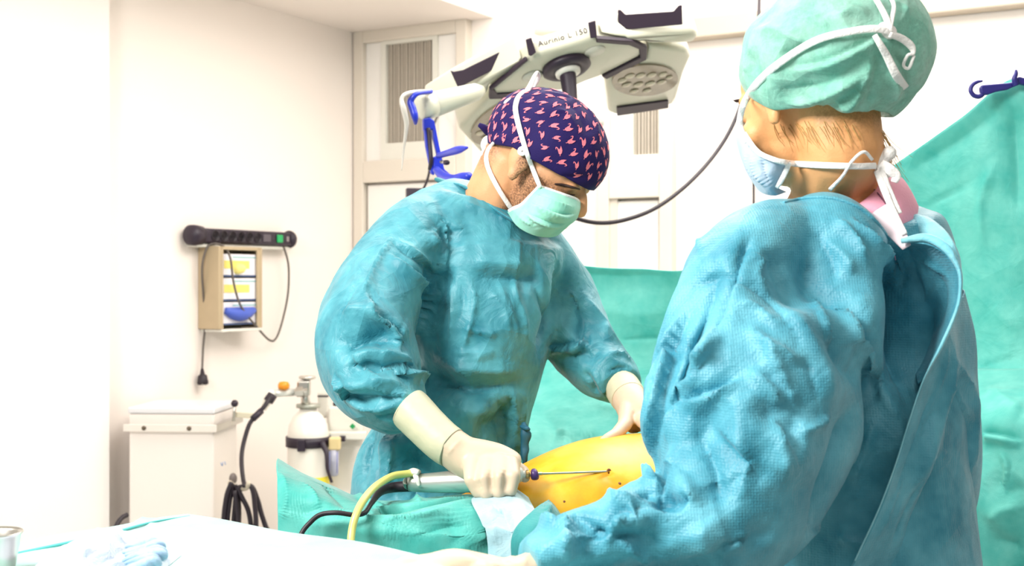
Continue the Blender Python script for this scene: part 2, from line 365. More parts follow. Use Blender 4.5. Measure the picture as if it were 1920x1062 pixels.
make('switch', bevel(lbox(e1 + Lp * 0.115, e1 + Lp * 0.175, 0.064, 0.071, zc - 0.015, zc + 0.015), 0.003), mat('green_switch', (30, 160, 90), 0.3, emit=0.15), PS, False)
make('emblem', bevel(lbox(e1 + Lp * 0.04, e1 + Lp * 0.065, 0.064, 0.067, zc - 0.01, zc + 0.01), 0.002), mat('grey_emblem', (150, 140, 140), 0.5), PS, False)
LW = lambda px, py, off: onp(px, py, RC + NL * off, NL)
c1 = [LW(525, 450, 0.05), LW(534, 470, 0.05), LW(541, 500, 0.045), LW(540, 550, 0.04), LW(530, 600, 0.04), LW(518, 634, 0.05), LW(505, 638, 0.06), LW(482, 614, 0.10), LW(452, 575, 0.115), LW(438, 530, 0.115), LW(432, 485, 0.115), LW(420, 463, 0.08), LW(400, 457, 0.06), LW(388, 465, 0.05), LW(379, 500, 0.04), LW(381, 550, 0.03), LW(385, 600, 0.02), LW(381, 650, 0.02), LW(379, 695, 0.025)]
cord = make('cord', tube(c1, 0.0042, n=140, seg=8), mat('grey_cord', (98, 90, 84), 0.5), PS)
pl = make('plug', join(lathe(LW(379, 692, 0.025), (0.05, 0, -1), [(0, 0.005), (0.02, 0.009), (0.024, 0.016), (0.05, 0.02), (0.056, 0.018), (0.057, 0.001)])), RUBBER, PS)
for s in (-1, 1): make('plug_pin', cyl(LW(380 + s * 3, 715, 0.03), LW(383 + s * 3, 723, 0.04), 0.0025, seg=8), STEEL, pl)
# ------------------------------------------------------------ glove dispenser with three boxes
g0, gz1 = lc(386, 458); g1, gz0 = lc(490, 622); ga = lc(417, 540, 0.1)[0]
GD = empty('glove_dispenser', LB((g0 + g1) / 2, 0.05, gz0), 'beige wooden glove-box holder hanging below the power strip', 'dispenser')
WOOD = mat('pale_wood', (188, 168, 136), 0.55, var=0.08, vscale=18)
w0 = ga + 0.006
zz0, zz1 = lc(417, 618, 0.1)[1], lc(417, 462, 0.1)[1]; gR = lc(488, 540, 0.1)[0]
make('side_panel', bevel(lbox(w0, w0 + 0.012, 0.0, 0.1, zz0, zz1), 0.003), WOOD, GD, False)
make('side_panel', bevel(lbox(gR - 0.012, gR, 0.0, 0.1, zz0, zz1), 0.003), WOOD, GD, False)
make('front_lip', bevel(lbox(w0 - 0.012, w0, 0.092, 0.1, zz0, zz1), 0.002), WOOD, GD, False)
make('front_lip', bevel(lbox(gR, gR + 0.016, 0.092, 0.1, zz0, zz1), 0.002), WOOD, GD, False)
make('top_board', bevel(lbox(gR, w0, 0.0, 0.1, zz1 - 0.012, zz1), 0.002), WOOD, GD, False)
make('base_board', bevel(lbox(gR, w0, 0.0, 0.105, zz0 - 0.01, zz0), 0.002), PLASTIC, GD, False)
make('back_board', lbox(gR, w0, 0.0, 0.008, zz0, zz1), WOOD, GD, False)
hh = (zz1 - zz0 - 0.035) / 3
CARD = mat('white_card', (240, 236, 240), 0.6, var=0.02)
for i, (lab, cc) in enumerate((('topmost white glove box with yellow print', (244, 226, 120)), ('middle white glove box with yellow panel', (244, 230, 132)), ('lowest white glove box with blue glove opening', (70, 96, 190)))):
    zb = zz1 - 0.022 - hh * (i + 1); gb = empty('glove_box', LB((gR + w0) / 2, 0.05, zb), lab + ' in the wooden holder', 'glove box', 'glove boxes in the wall holder')
    make('carton', bevel(lbox(gR + 0.003, w0 - 0.003, 0.01, 0.088, zb + 0.001, zb + hh - 0.004), 0.003), CARD, gb, False)
    am = (gR + w0) / 2; hw = (w0 - gR) / 2
    make('print_stripe', lbox(gR + 0.004, am + hw * 0.3, 0.0885, 0.0892, zb + hh * 0.80, zb + hh * 0.84), mat('teal_print', (110, 190, 190), 0.6), gb, False)
    make('seam', lbox(gR + 0.003, w0 - 0.003, 0.0885, 0.0895, zb + 0.001, zb + 0.007), mat('navy_seam', (70, 90, 130), 0.6), gb, False)
    if i < 2:
        make('panel_print', lbox(am - hw * 0.55, am + hw * 0.75, 0.0886, 0.0893, zb + hh * 0.35, zb + hh * 0.68), mat('yellow_print', cc, 0.6), gb, False)
        if i == 0:
            make('glove_tuft', xf(ball((0, 0, 0), 0.03, 0.012, 0.02), Matrix.Translation(LB(am + 0.012, 0.095, zb + hh * 0.35))), mat('yellow_latex', (250, 236, 140), 0.5), gb)
    else:
        q = [LB(am + s * hw * 0.72, 0.095, zb + hh * (0.45 + 0.16 * s * s)) for s in (-1, -0.5, 0, 0.5, 1)]
        make('glove_tuft', tube(q, [0.012, 0.022, 0.026, 0.022, 0.012], n=16, seg=12), mat('blue_nitrile', (74, 98, 196), 0.45), gb)
# ------------------------------------------------------------ white trolley bin
TB = empty('equipment_trolley', P(330, 760, 4.25) * 1 - UP * P(330, 760, 4.25).z, 'white equipment trolley with steel bumper rail by the left wall', 'trolley')
ty = math.radians(-4); tx_, ty_ = Vector((math.cos(ty), math.sin(ty), 0)), Vector((-math.sin(ty), math.cos(ty), 0))
K = P(402, 800, 4.1); K.z = 0; TW, TD = 0.286, 0.27; zt = P(402, 768, 4.1).z; O0 = K - tx_ * TW / 2 + ty_ * TD / 2
def tbox(x0, x1, y0, y1, z0, z1): return box(O0 + tx_ * (x0 + x1) / 2 + ty_ * (y0 + y1) / 2 + UP * (z0 + z1) / 2, tx_ * (x1 - x0) / 2, ty_ * (y1 - y0) / 2, UP * (z1 - z0) / 2)
X_, Y_ = TW / 2, TD / 2
make('body', bevel(tbox(-X_ + 0.004, X_ - 0.004, -Y_ + 0.004, Y_ - 0.004, 0.06, zt - 0.016), 0.006), mat('trolley_paint', (244, 234, 226), 0.4, var=0.01), TB, False)
make('lid', bevel(tbox(-X_, X_, -Y_, Y_, zt - 0.016, zt + 0.005), 0.006, 3), mat('lid_grey', (228, 226, 228), 0.4, var=0.01), TB, False)
zr_ = P(402, 803, 4.1).z
bmp = make('bumper_rail', bevel(tbox(-X_ - 0.006, X_ + 0.012, -Y_ - 0.02, -Y_ - 0.014, zr_ - 0.012, zr_ + 0.012), 0.002), mat('pale_rail', (236, 226, 216), 0.3), TB, False)
make('rail_side', bevel(tbox(X_ + 0.006, X_ + 0.012, -Y_ - 0.014, Y_ + 0.02, zr_ - 0.012, zr_ + 0.012), 0.002), STEEL, TB, False)
for px in (273, 358):
    a = (px - 237) / 165 * TW - X_; make('screw', lathe(O0 + tx_ * a - ty_ * (Y_ + 0.02) + UP * zr_, -ty_, [(0, 0.0075), (0.003, 0.007), (0.004, 0.001)], 14), mat('dark_screw', (110, 98, 84), 0.35, metal=0.8), bmp)
make('knob', ball(P(440, 757, 4.2), 0.012), BLACK, TB)
make('knob_stem', cyl(P(440, 757, 4.2), P(438, 790, 4.2), 0.005, seg=10), STEEL, TB)
make('side_bracket', bevel(box(P(458, 779, 4.22), (0.03, 0, -0.002), (0, 0.003, 0), (0, 0, 0.009)), 0.002), mat('pale_bracket', (226, 216, 190), 0.4), TB, False)
make('side_hook', tube([P(430, 905, 4.08), P(446, 916, 4.06), P(462, 915, 4.03), P(466, 905, 4.0)], [0.008, 0.009, 0.009, 0.006], n=14), mat('beige_hook', (212, 200, 180), 0.4), TB)
make('hook_pad', ball(P(437, 898, 4.09), 0.013, 0.012, 0.018), mat('grey_pad', (120, 108, 104), 0.5), TB)
for s in (-1, 1):
    for q in (-1, 1): make('caster', lathe(O0 + tx_ * s * (X_ - 0.05) + ty_ * q * (Y_ - 0.05) - tx_ * 0.012 + UP * 0.03, tx_, [(0, 0.001), (0, 0.03), (0.024, 0.03), (0.024, 0.001)], 18), RUBBER, TB)
# small blue mark on the trolley's side: three short printed strokes
for k, (q0, q1) in enumerate((((414, 868), (416, 874)), ((418, 867), (417, 874)), ((421, 866), (423, 872)))):
    make('print_mark', cyl(P(q0[0], q0[1], 4.12), P(q1[0], q1[1], 4.12), 0.0016, seg=6), mat('blue_print', (140, 160, 200), 0.6), TB)
# black hose: from the regulator, down to a coil on the trolley hook
HO = empty('gas_hose', P(450, 1000, 4.05), 'coiled black gas hose hanging on the white trolley', 'hose')
make('hose_run', tube([P(508, 742, 4.25), P(496, 762, 4.22), P(478, 782, 4.2), P(466, 800, 4.18), P(455, 840, 4.15), P(453, 870, 4.1), P(457, 905, 4.05), P(462, 912, 4.02)], 0.0072, n=60), RUBBER, HO)
for k, c in enumerate(([(434, 905), (424, 935), (420, 990), (436, 1040), (446, 985), (440, 920)], [(436, 908), (430, 945), (426, 990), (430, 1050), (436, 1000), (442, 930)],
             [(446, 915), (470, 912), (482, 935), (492, 970), (505, 1000), (540, 1040)], [(455, 910), (472, 915), (478, 950), (480, 990), (478, 1050)], [(444, 915), (452, 930), (466, 960), (472, 1000), (476, 1050)], [(440, 910), (446, 930), (448, 960), (446, 1000), (440, 1050)])):
    make('hose_loop', tube([P(x, y, 4.02 + 0.012 * (k % 3)) for x, y in c], 0.0078, n=50), RUBBER, HO)
make('hose_ferrule', cyl(P(490, 771, 4.215), P(474, 786, 4.19), 0.011), BLACK, HO)
tag(make('floor_cable', tube([P(238, 966, 3.6), P(228, 972, 3.58), P(219, 985, 3.56), P(212, 1010, 3.54), P(205, 1100, 3.55), P(205, 1350, 3.6), P(212, 1430, 3.63)], 0.007, n=50), RUBBER), 'black cable end rising behind the instrument table on the left', 'cable')
# ------------------------------------------------------------ gas cylinder, regulator, flow unit
cb = P(578, 800, 4.45); cb.z = 0; zS = P(578, 770, 4.45).z; zB = P(578, 900, 4.45).z
GC = empty('gas_cylinder', cb, 'white gas cylinder with black strap and yellow band', 'gas cylinder')
Rc = 0.072
make('body', lathe(cb, UP, [(0.0, 0.06), (0.01, Rc), (zS - 0.09, Rc), (zS - 0.05, Rc * 0.93), (zS - 0.02, Rc * 0.7), (zS, Rc * 0.42), (zS + 0.02, 0.028), (zS + 0.021, 0.001)], 36), mat('cylinder_white', (244, 238, 226), 0.3, var=0.01), GC)
make('collar', lathe(cb + UP * (zS + 0.01), UP, [(0, 0.036), (0.0, 0.042), (0.012, 0.042), (0.012, 0.03)], 28), mat('grey_collar', (170, 172, 160), 0.35, metal=0.5), GC)
make('yellow_band', lathe(cb + UP * (zB - 0.06), UP, [(0, Rc + 0.0012), (0.075, Rc + 0.0012)], 36), mat('yellow_band', (246, 226, 60), 0.4), GC)
zst = P(578, 833, 4.37).z
sp = make('strap', lathe(cb + UP * (zst - 0.017), UP, [(0, Rc + 0.001), (0, Rc + 0.006), (0.034, Rc + 0.006), (0.034, Rc + 0.001)], 36), BLACK, GC)
make('buckle', bevel(box(P(565, 836, 4.36), (0.014, 0, 0), (0, 0.006, 0), (0, 0, 0.021)), 0.004), BLACK, sp, False)
make('strap_end', tube([P(604, 832, 4.39), P(612, 850, 4.37), P(614, 880, 4.36), P(622, 905, 4.37)], [0.012, 0.008, 0.006, 0.005], n=20), BLACK, sp)
RG = empty('gas_regulator', P(560, 745, 4.4), 'chrome gas regulator with orange knob on the white cylinder', 'regulator')
make('valve_block', bevel(box(P(570, 728, 4.42), (0.022, 0, 0.0), (0, 0.02, 0), (0.0, 0, 0.026)), 0.006), STEEL, RG, False)
make('neck', cyl(P(574, 770, 4.45), P(572, 735, 4.43), 0.016), STEEL, RG)
make('valve_wheel', lathe(P(576, 714, 4.43), UP, [(0, 0.006), (0.006, 0.028), (0.012, 0.03), (0.016, 0.026), (0.018, 0.004)], 10), STEEL, RG)
make('side_nut', lathe(P(545, 737, 4.4), (1, 0, 0.1), [(0, 0.013), (0.02, 0.013), (0.02, 0.018), (0.045, 0.018), (0.045, 0.01), (0.06, 0.01)], 6), STEEL, RG, False)
make('arm', cyl(P(512, 738, 4.36), P(550, 736, 4.4), 0.014, 0.013), mat('pale_steel', (226, 226, 218), 0.3, metal=0.3), RG)
make('knob', lathe(P(532, 731, 4.37), UP, [(0, 0.01), (0.004, 0.019), (0.016, 0.02), (0.026, 0.015), (0.028, 0.001)], 20), mat('orange_knob', (240, 150, 30), 0.35), RG)
make('elbow', tube([P(512, 737, 4.36), P(505, 742, 4.35), P(500, 755, 4.34), P(494, 768, 4.33)], [0.015, 0.016, 0.014, 0.01], n=16), PLASTIC, RG)
make('grip_ring', cyl(P(511, 741, 4.33), P(503, 753, 4.32), 0.017), BLACK, RG)
fb = P(645, 800, 4.62); fb.z = 0
FU = empty('suction_unit', fb, 'white suction unit with small bottle beside the gas cylinder', 'medical unit')
make('column', bevel(box(P(652, 860, 4.62) , (0.07, 0, 0), (0, 0.05, 0), (0, 0, 0.18)), 0.01), mat('unit_white', (242, 236, 228), 0.4, var=0.01), FU, False)
make('stand_foot', bevel(box((fb.x, 4.62, 0.27), (0.035, 0, 0), (0, 0.035, 0), (0, 0, 0.27)), 0.005), PLASTIC, FU, False)
make('top_housing', bevel(box(P(650, 790, 4.56), (0.062, 0, 0), (0, 0.03, 0), (0, 0, 0.055)), 0.008), PLASTIC, FU, False)
make('upright', bevel(box(P(606, 760, 4.62), (0.018, 0, 0), (0, 0.012, 0), (0, 0, 0.045)), 0.003), PLASTIC, FU, False)
make('upright_cap', bevel(box(P(606, 743, 4.62), (0.019, 0, 0), (0, 0.013, 0), (0, 0, 0.003)), 0.001), BLACK, FU, False)
make('knob', ball(P(634, 758, 4.55), 0.019, 0.012, 0.015), BLACK, FU)
make('rail', bevel(box(P(650, 817, 4.5), (0.07, 0, 0), (0, 0.02, 0), (0, 0, 0.013)), 0.003), PLASTIC, FU, False)
make('clamp', bevel(box(P(642, 823, 4.46), (0.01, 0, 0), (0, 0.01, 0), (0, 0, 0.01)), 0.003), BLACK, FU, False)
make('green_mark', bevel(box(P(661, 800, 4.5), (0.0055, 0, 0.0055), (0, 0.002, 0), (0.0055, 0, -0.0055)), 0.001), mat('green_mark', (20, 150, 80), 0.5), FU, False)
make('bottle_head', bevel(box(P(628, 832, 4.42), (0.02, 0, 0), (0, 0.018, 0), (0, 0, 0.022)), 0.006), mat('amber_plastic', (226, 204, 150), 0.35), FU, False)
make('bottle', lathe(P(625, 893, 4.42), UP, [(0, 0.012), (0.004, 0.018), (0.09, 0.02), (0.092, 0.001)], 20), mat('clear_bottle', (206, 206, 224), 0.15, trans=0.35), FU)
for s in (-1, 1): make('bottle_mark', cyl(P(625 + 7 * s, 848, 4.398), P(625 + 7 * s, 888, 4.398), 0.0016, seg=6), mat('violet_print', (120, 130, 190), 0.5), FU)
# ------------------------------------------------------------ small black box on the wall with its cable, hanging cables
tag(make('wall_box', join(bevel(box(P(778, 368, 4.6), (0.031, 0.006, 0.0), (-0.004, 0.022, 0), (0, 0, 0.028)), 0.003), box(P(782, 367, 4.93), (0.005, 0, 0), (0, 0.33, 0), (0, 0, 0.005))), BLACK, smooth=False), 'small black box on the back wall behind the surgeon\'s shoulder', 'box')
tag(make('wall_cable', tube([onp(842, 188, RC + NB * 0.02, NB), onp(828, 205, RC + NB * 0.06, NB), P(810, 245, 4.6), P(807, 305, 4.58), P(802, 335, 4.58), P(793, 357, 4.59)], 0.0045, n=30), RUBBER), 'thin black cable rising from the small wall box', 'cable')
tag(make('hanging_cable', tube([P(1010, 372, 3.4), P(1040, 392, 3.5), P(1075, 408, 3.55), P(1120, 418, 3.6), P(1170, 413, 3.65), P(1230, 390, 3.72), P(1290, 345, 3.8), P(1340, 290, 3.9), P(1375, 232, 3.95), P(1400, 160, 4.0), P(1420, 60, 4.1), P(1424, -14, 4.25)], 0.0062, n=90), RUBBER), 'black cable sagging across the back wall between the two people', 'cable')
tag(make('data_cable', tube([onp(1408, 30, RC + NB * 0.02, NB), onp(1412, 250, RC + NB * 0.02, NB), onp(1413, 345, RC + NB * 0.02, NB), onp(1413, 420, RC + NB * 0.02, NB)], 0.004, n=20), RUBBER), 'thin dark vertical cable on the back wall behind the right-hand person', 'cable')
# ------------------------------------------------------------ surgical light
lx_ = Vector((0.970, 0, 0.242)); ly_ = Vector((0.0, 0.961, -0.276)); LN = lx_.cross(ly_).normalized(); L0 = P(1060, 135, 3.3)
SL = empty('surgical_light', P(1042, 40, 3.45), 'large cream multi-pod surgical light hanging above the capped surgeon', 'surgical light')
GASK = mat('dark_gasket', (46, 32, 48), 0.5, var=0.05)
def pod(name, pix, h, off=0.0, m=CREAM, r=0.012, parent=SL): return make(name, bevel(slab(pix, L0, LN, h, off), r, 3), m, parent, True)
pod('centre_shell', [(1002, 105), (1118, 72), (1184, 80), (1206, 88), (1203, 105), (1128, 143), (1060, 170), (985, 178), (922, 178), (924, 167), (990, 114)], 0.05)
pod('lamp_pod', [(806, 214), (862, 180), (975, 121), (984, 116), (920, 164), (916, 178), (866, 204), (815, 224)], 0.082, 0.004)
pod('lamp_pod', [(1126, 70), (1180, 73), (1304, 62), (1312, 70), (1300, 84), (1222, 86), (1186, 78)], 0.075, 0.004)
pr_ = pod('lamp_pod', [(1212, 112), (1136, 150), (1142, 212), (1152, 218), (1262, 198), (1270, 185), (1284, 138), (1297, 108), (1290, 96), (1216, 88)], 0.07, 0.002)
pl_ = pod('lamp_pod', [(985, 184), (922, 184), (864, 238), (862, 246), (906, 294), (930, 299), (1000, 260), (1005, 190)], 0.07, 0.002)
def strip(pix, off=-0.004, h=0.012, name='gasket', parent=SL, m=GASK): return make(name, bevel(slab(pix, L0, LN, h, off), 0.002, 1), m, parent, False)
strip([(990, 112), (924, 166), (918, 166), (986, 110)]); strip([(918, 166), (924, 166), (932, 174), (996, 170), (996, 182), (917, 184)])
strip([(1118, 71), (1186, 76), (1213, 87), (1212, 110), (1136, 147), (1128, 142), (1200, 106), (1198, 91), (1178, 83), (1118, 78)])
# upright black bands and grips on the near rim
def rim(pix, dz, name, m=GASK, h=0.006, parent=SL): 
    n = Vector((0.1, -0.97, -0.22)).normalized(); return make(name, bevel(slab(pix, dz, n, h), 0.0015, 1), m, parent, False)
rim([(985, 74), (996, 70), (1005, 98), (996, 105), (991, 104)], onp(995, 104, L0, LN), 'gasket')
rim([(1102, 42), (1116, 38), (1119, 70), (1107, 72)], onp(1112, 73, L0, LN), 'gasket')
rim([(844, 132), (851, 134), (868, 131), (935, 98), (943, 91), (946, 80), (949, 78), (967, 109), (859, 165)], onp(915, 152, L0 + LN * 0.004, LN), 'grip')
rim([(1158, 18), (1163, 18), (1172, 27), (1262, 21), (1272, 10), (1278, 9), (1279, 46), (1158, 57)], onp(1218, 68, L0 + LN * 0.004, LN), 'grip')
strip([(1156, 200), (1253, 187), (1253, 201), (1157, 216)], -0.004, 0.006, 'grip', pr_)
GLASS = mat('lamp_glass', (150, 138, 116), 0.12, var=0.25, vscale=30, spec=0.8)
CELL = mat('lens_cell', (196, 186, 160), 0.1, var=0.1, spec=0.9)
def lens(cx, cy, a, b, rot, parent, cells):
    pix = [(cx + a * math.cos(t) * math.cos(rot) - b * math.sin(t) * math.sin(rot), cy + a * math.cos(t) * math.sin(rot) + b * math.sin(t) * math.cos(rot)) for t in [2 * math.pi * i / 36 for i in range(36)]]
    g = make('lens', slab(pix, L0, LN, 0.006, -0.004), GLASS, parent, False)
    for x, y, r in cells:
        c = onp(cx + x, cy + y, L0 - LN * 0.005, LN); make('lens_cell', lathe(c, -LN, [(0, r), (0.002, r * 0.95), (0.004, r * 0.6), (0.005, 0.001)], 14), CELL, g)
cl = [(-42, 2, .013), (-28, -6, .014), (-8, -7, .014), (13, -8, .014), (34, -9, .013), (-34, 10, .014), (-12, 10, .015), (10, 8, .015), (31, 5, .014), (-20, 22, .013), (4, 21, .013), (46, -4, .010)]
lens(1209, 149, 62, 29, -0.06, pr_, cl)
lens(938, 228, 62, 30, -0.55, pl_, [(-38, 22, .013), (-20, 8, .014), (0, -4, .014), (-28, 30, .012), (-8, 20, .014), (12, 6, .014), (20, -16, .014), (34, -8, .012)])
for cx_, cy_ in ((1115, 95), (998, 142)): make('sensor_cap', lathe(onp(cx_, cy_, L0, LN), -LN, [(0, 0.028), (0.004, 0.026), (0.006, 0.001)], 24), mat('grey_shell', (206, 204, 190), 0.4), SL)
hb = onp(1061, 122, L0, LN)
make('handle_ring', lathe(hb, -LN, [(0, 0.062), (0.012, 0.063), (0.018, 0.055), (0.018, 0.034), (0.006, 0.03)], 36), BLACK, SL)
make('handle_collar', lathe(hb - LN * 0.012, -LN, [(0, 0.034), (0.014, 0.032), (0.016, 0.018)], 28), PLASTIC, SL)
make('handle', lathe(hb - LN * 0.014, Vector((0.1, -0.2, -1)), [(0, 0.02), (0.02, 0.021), (0.08, 0.0175), (0.12, 0.019), (0.13, 0.012), (0.132, 0.001)], 24), BLACK, SL)
make('grip_tube', lathe(P(800, 200, 3.08), (P(935, 160, 3.2) - P(800, 200, 3.08)), [(-0.02, 0.02), (-0.018, 0.03), (0.018, 0.031), (0.0185, 0.029), (0.02, 0.031), (0.15, 0.022), (0.17, 0.012)], 28), CREAM, SL)
make('side_column', bevel(slab([(1086, 150), (1128, 146), (1132, 155), (1135, 235), (1090, 240)], P(1110, 190, 3.75), Vector((0, -1, 0)), 0.08, -0.08), 0.012, 3), WHITE, SL)
make('hub_dome', lathe(P(1043, 62, 3.45), UP, [(0, 0.06), (0.015, 0.058), (0.035, 0.045), (0.045, 0.02), (0.05, 0.012)], 28), PLASTIC, SL)
pb = P(1042, 50, 3.45); make('ceiling_pole', cyl(pb, Vector((pb.x, pb.y, HC - 0.002)), 0.009), PLASTIC, SL)
def text(s, size, loc, xdir, zdir, m, parent, name='lettering'):
    cu = bpy.data.curves.new('t', 'FONT'); cu.body = s; cu.size = size; cu.align_x = 'CENTER'; cu.align_y = 'CENTER'; cu.extrude = 0.0006; cu.space_character = 1.12
    o = bpy.data.objects.new('t', cu); COL.objects.link(o); me = bpy.data.meshes.new_from_object(o.evaluated_get(bpy.context.evaluated_depsgraph_get()))
    bpy.data.objects.remove(o); x = Vector(xdir).normalized(); z = Vector(zdir).normalized(); y = x.cross(z); y = z.cross(x)
    M = Matrix.Translation(loc) @ Matrix((x, z, x.cross(z))).transposed().to_4x4(); me.transform(M); return link(name, me, m, parent, False)
e0_, e1_ = onp(1002, 105, L0, LN), onp(1118, 72, L0, LN); xd = (e1_ - e0_).normalized(); tn = xd.cross(LN)
text('Aurinio L 150', 0.0200, (e0_ + e1_) / 2 + LN * 0.027 + tn * 0.0012, xd, LN, mat('dark_print', (70, 60, 66), 0.6), SL)
# ------------------------------------------------------------ blue plastic holder hanging under the lamp's left end
BH = empty('blue_holder', P(835, 330, 3.06), 'bright blue plastic frame hanging below the left end of the surgical light', 'holder')
BLUE = mat('blue_plastic', (32, 52, 190), 0.35, var=0.06)
def bslab(pix, d, h, name, m=BLUE): return make(name, bevel(slab(pix, P(810, 280, d), Vector((0.35, -0.94, 0)), h), 0.003, 2), m, BH, False)
bslab([(791, 224), (797, 222), (806, 282), (812, 330), (806, 326), (796, 275)], 3.08, 0.014, 'frame_side')
bslab([(806, 224), (812, 228), (820, 270), (828, 305), (826, 318), (819, 300), (810, 262)], 3.08, 0.014, 'frame_side')
bslab([(791, 224), (802, 221), (812, 228), (809, 245), (792, 246)], 3.08, 0.016, 'frame_head')
bslab([(808, 296), (824, 290), (830, 318), (850, 335), (846, 342), (826, 333), (810, 324)], 3.08, 0.016, 'frame_joint')
make('arm', tube([P(822, 292, 3.04), P(840, 287, 2.98), P(860, 281, 2.9), P(876, 277, 2.85)], [0.007, 0.008, 0.009, 0.003], n=24), BLUE, BH)
make('curved_foot', tube([P(818, 318, 3.05), P(832, 332, 3.0), P(850, 339, 2.93), P(868, 337, 2.87), P(880, 329, 2.84)], [0.009, 0.012, 0.014, 0.016, 0.008], n=30, seg=14), BLUE, BH)
make('clip', cyl(P(828, 304, 3.02), P(838, 305, 2.99), 0.005), STEEL, BH)
make('clip_tip', cyl(P(835, 305, 3.0), P(839, 305, 2.985), 0.0058), BLACK, BH)
make('hook', tube([P(808, 172, 3.05), P(782, 176, 3.0), P(770, 190, 3.0), P(774, 205, 3.0), P(778, 220, 3.0), P(779, 232, 3.02)], [0.006, 0.006, 0.008, 0.009, 0.008, 0.004], n=34), BLUE, BH)
make('inner_rod', tube([P(803, 240, 3.06), P(806, 270, 3.06), P(808, 300, 3.06), P(806, 318, 3.07)], 0.005, n=20), BLACK, BH)
TU = mat('milky_tubing', (232, 226, 214), 0.2, trans=0.3)
tag(make('clear_tubing', tube([P(808, 172, 3.08), P(785, 172, 3.02), P(762, 176, 2.98), P(753, 186, 2.97), P(757, 205, 2.97), P(762, 230, 2.98), P(760, 255, 2.99), P(756, 285, 3.0), P(753, 320, 3.0)], [0.005, 0.005, 0.005, 0.005, 0.007, 0.006, 0.004, 0.003, 0.001], n=60), TU), 'thin milky tubing looped over the end of the surgical light', 'tubing')
# ------------------------------------------------------------ people: heads and bodies
def head_parts(O, f_h, pitch, s, roll=0.0, low=False):
    """Ellipsoids of a head; local axes x to the person's right, y forward, z up. Returns parts and the local-to-world matrix."""
    fh = Vector((f_h[0], f_h[1], 0)).normalized(); r = Vector((fh.y, -fh.x, 0)); f = fh * math.cos(pitch) + Vector((0, 0, -math.sin(pitch))); u = r.cross(f)
    M = Matrix.Translation(O) @ Matrix((r, f, u)).transposed().to_4x4() @ Matrix.Rotation(roll, 4, 'Y') @ Matrix.Scale(s, 4)
    b = [ball((0, -.004 if low else -.012, .036 if low else .042), .074, .092 if low else .098, .076 if low else .084, nu=28, nv=18), ball((0, .035, .0), .064, .060, .082), ball((0, .040, -.048), .053, .050, .042), ball((0, .072, -.074), .020, .018, .016),
         ball((0, .062, .040), .052, .032, .036)]
    b += chain([(0, .086, .012), (0, .101, -.006), (0, .109, -.022)], [.008, .0095, .0115]) + [ball((s_ * .011, .099, -.025), .009, .010, .008) for s_ in (-1, 1)]
    for q in (-1, 1):
        b += [ball((q * .03, .072, .024), .028, .014, .009), ball((q * .031, .082, .008), .015, .0125, .0105), ball((q * .04, .066, -.026), .025, .026, .022),
              ball((q * .073, -.002, .002), .007, .020, .031, M=Matrix.Rotation(0.25, 3, 'X')), ball((q * .073, .004, -.026), .007, .010, .012)]
    b += [ball((0, .097, -.05), .023, .009, .006), ball((0, .095, -.06), .020, .009, .007)]
    return [xf(x, M) for x in b], M
def attr(me, name, val):
    a = me.attributes.new(name, 'FLOAT', 'POINT'); a.data.foreach_set('value', np.ascontiguousarray(val, np.float32))
def skin(name, col, hair, blush):
    if name in MATS: return MATS[name]
    m, nt, b = nodes(name); N, L = nt.nodes.new, nt.links.new; tc = N('ShaderNodeTexCoord')
    nz = N('ShaderNodeTexNoise'); nz.inputs['Scale'].default_value = 25; nz.inputs['Detail'].default_value = 5; L(tc.outputs['Object'], nz.inputs['Vector'])
    mx = N('ShaderNodeMixRGB'); mx.inputs[1].default_value = rgb(*col); mx.inputs[2].default_value = rgb(*blush); L(nz.outputs['Fac'], mx.inputs[0])
    at = N('ShaderNodeAttribute'); at.attribute_name = 'hair'; n2 = N('ShaderNodeTexNoise'); n2.inputs['Scale'].default_value = 330; n2.inputs['Detail'].default_value = 3; L(tc.outputs['Object'], n2.inputs['Vector'])
    mr = N('ShaderNodeMapRange'); mr.inputs[1].default_value = 0.32; mr.inputs[2].default_value = 0.62; mr.inputs[3].default_value = 0.25; mr.inputs[4].default_value = 1.0; L(n2.outputs['Fac'], mr.inputs[0])
    mu = N('ShaderNodeMath'); mu.operation = 'MULTIPLY'; L(at.outputs['Fac'], mu.inputs[0]); L(mr.outputs[0], mu.inputs[1])
    m2 = N('ShaderNodeMixRGB'); m2.inputs[2].default_value = rgb(*hair); L(mu.outputs[0], m2.inputs[0]); L(mx.outputs[0], m2.inputs[1]); L(m2.outputs[0], b.inputs['Base Color'])
    b.inputs['Roughness'].default_value = 0.48; b.inputs['Specular IOR Level'].default_value = 0.4
    bp = N('ShaderNodeBump'); bp.inputs['Strength'].default_value = 0.12; bp.inputs['Distance'].default_value = 0.004; L(n2.outputs['Fac'], bp.inputs['Height']); L(bp.outputs['Normal'], b.inputs['Normal'])
    MATS[name] = m; return m
def sm(x, a, b): t = np.clip((x - a) / (b - a), 0, 1); return t * t * (3 - 2 * t)
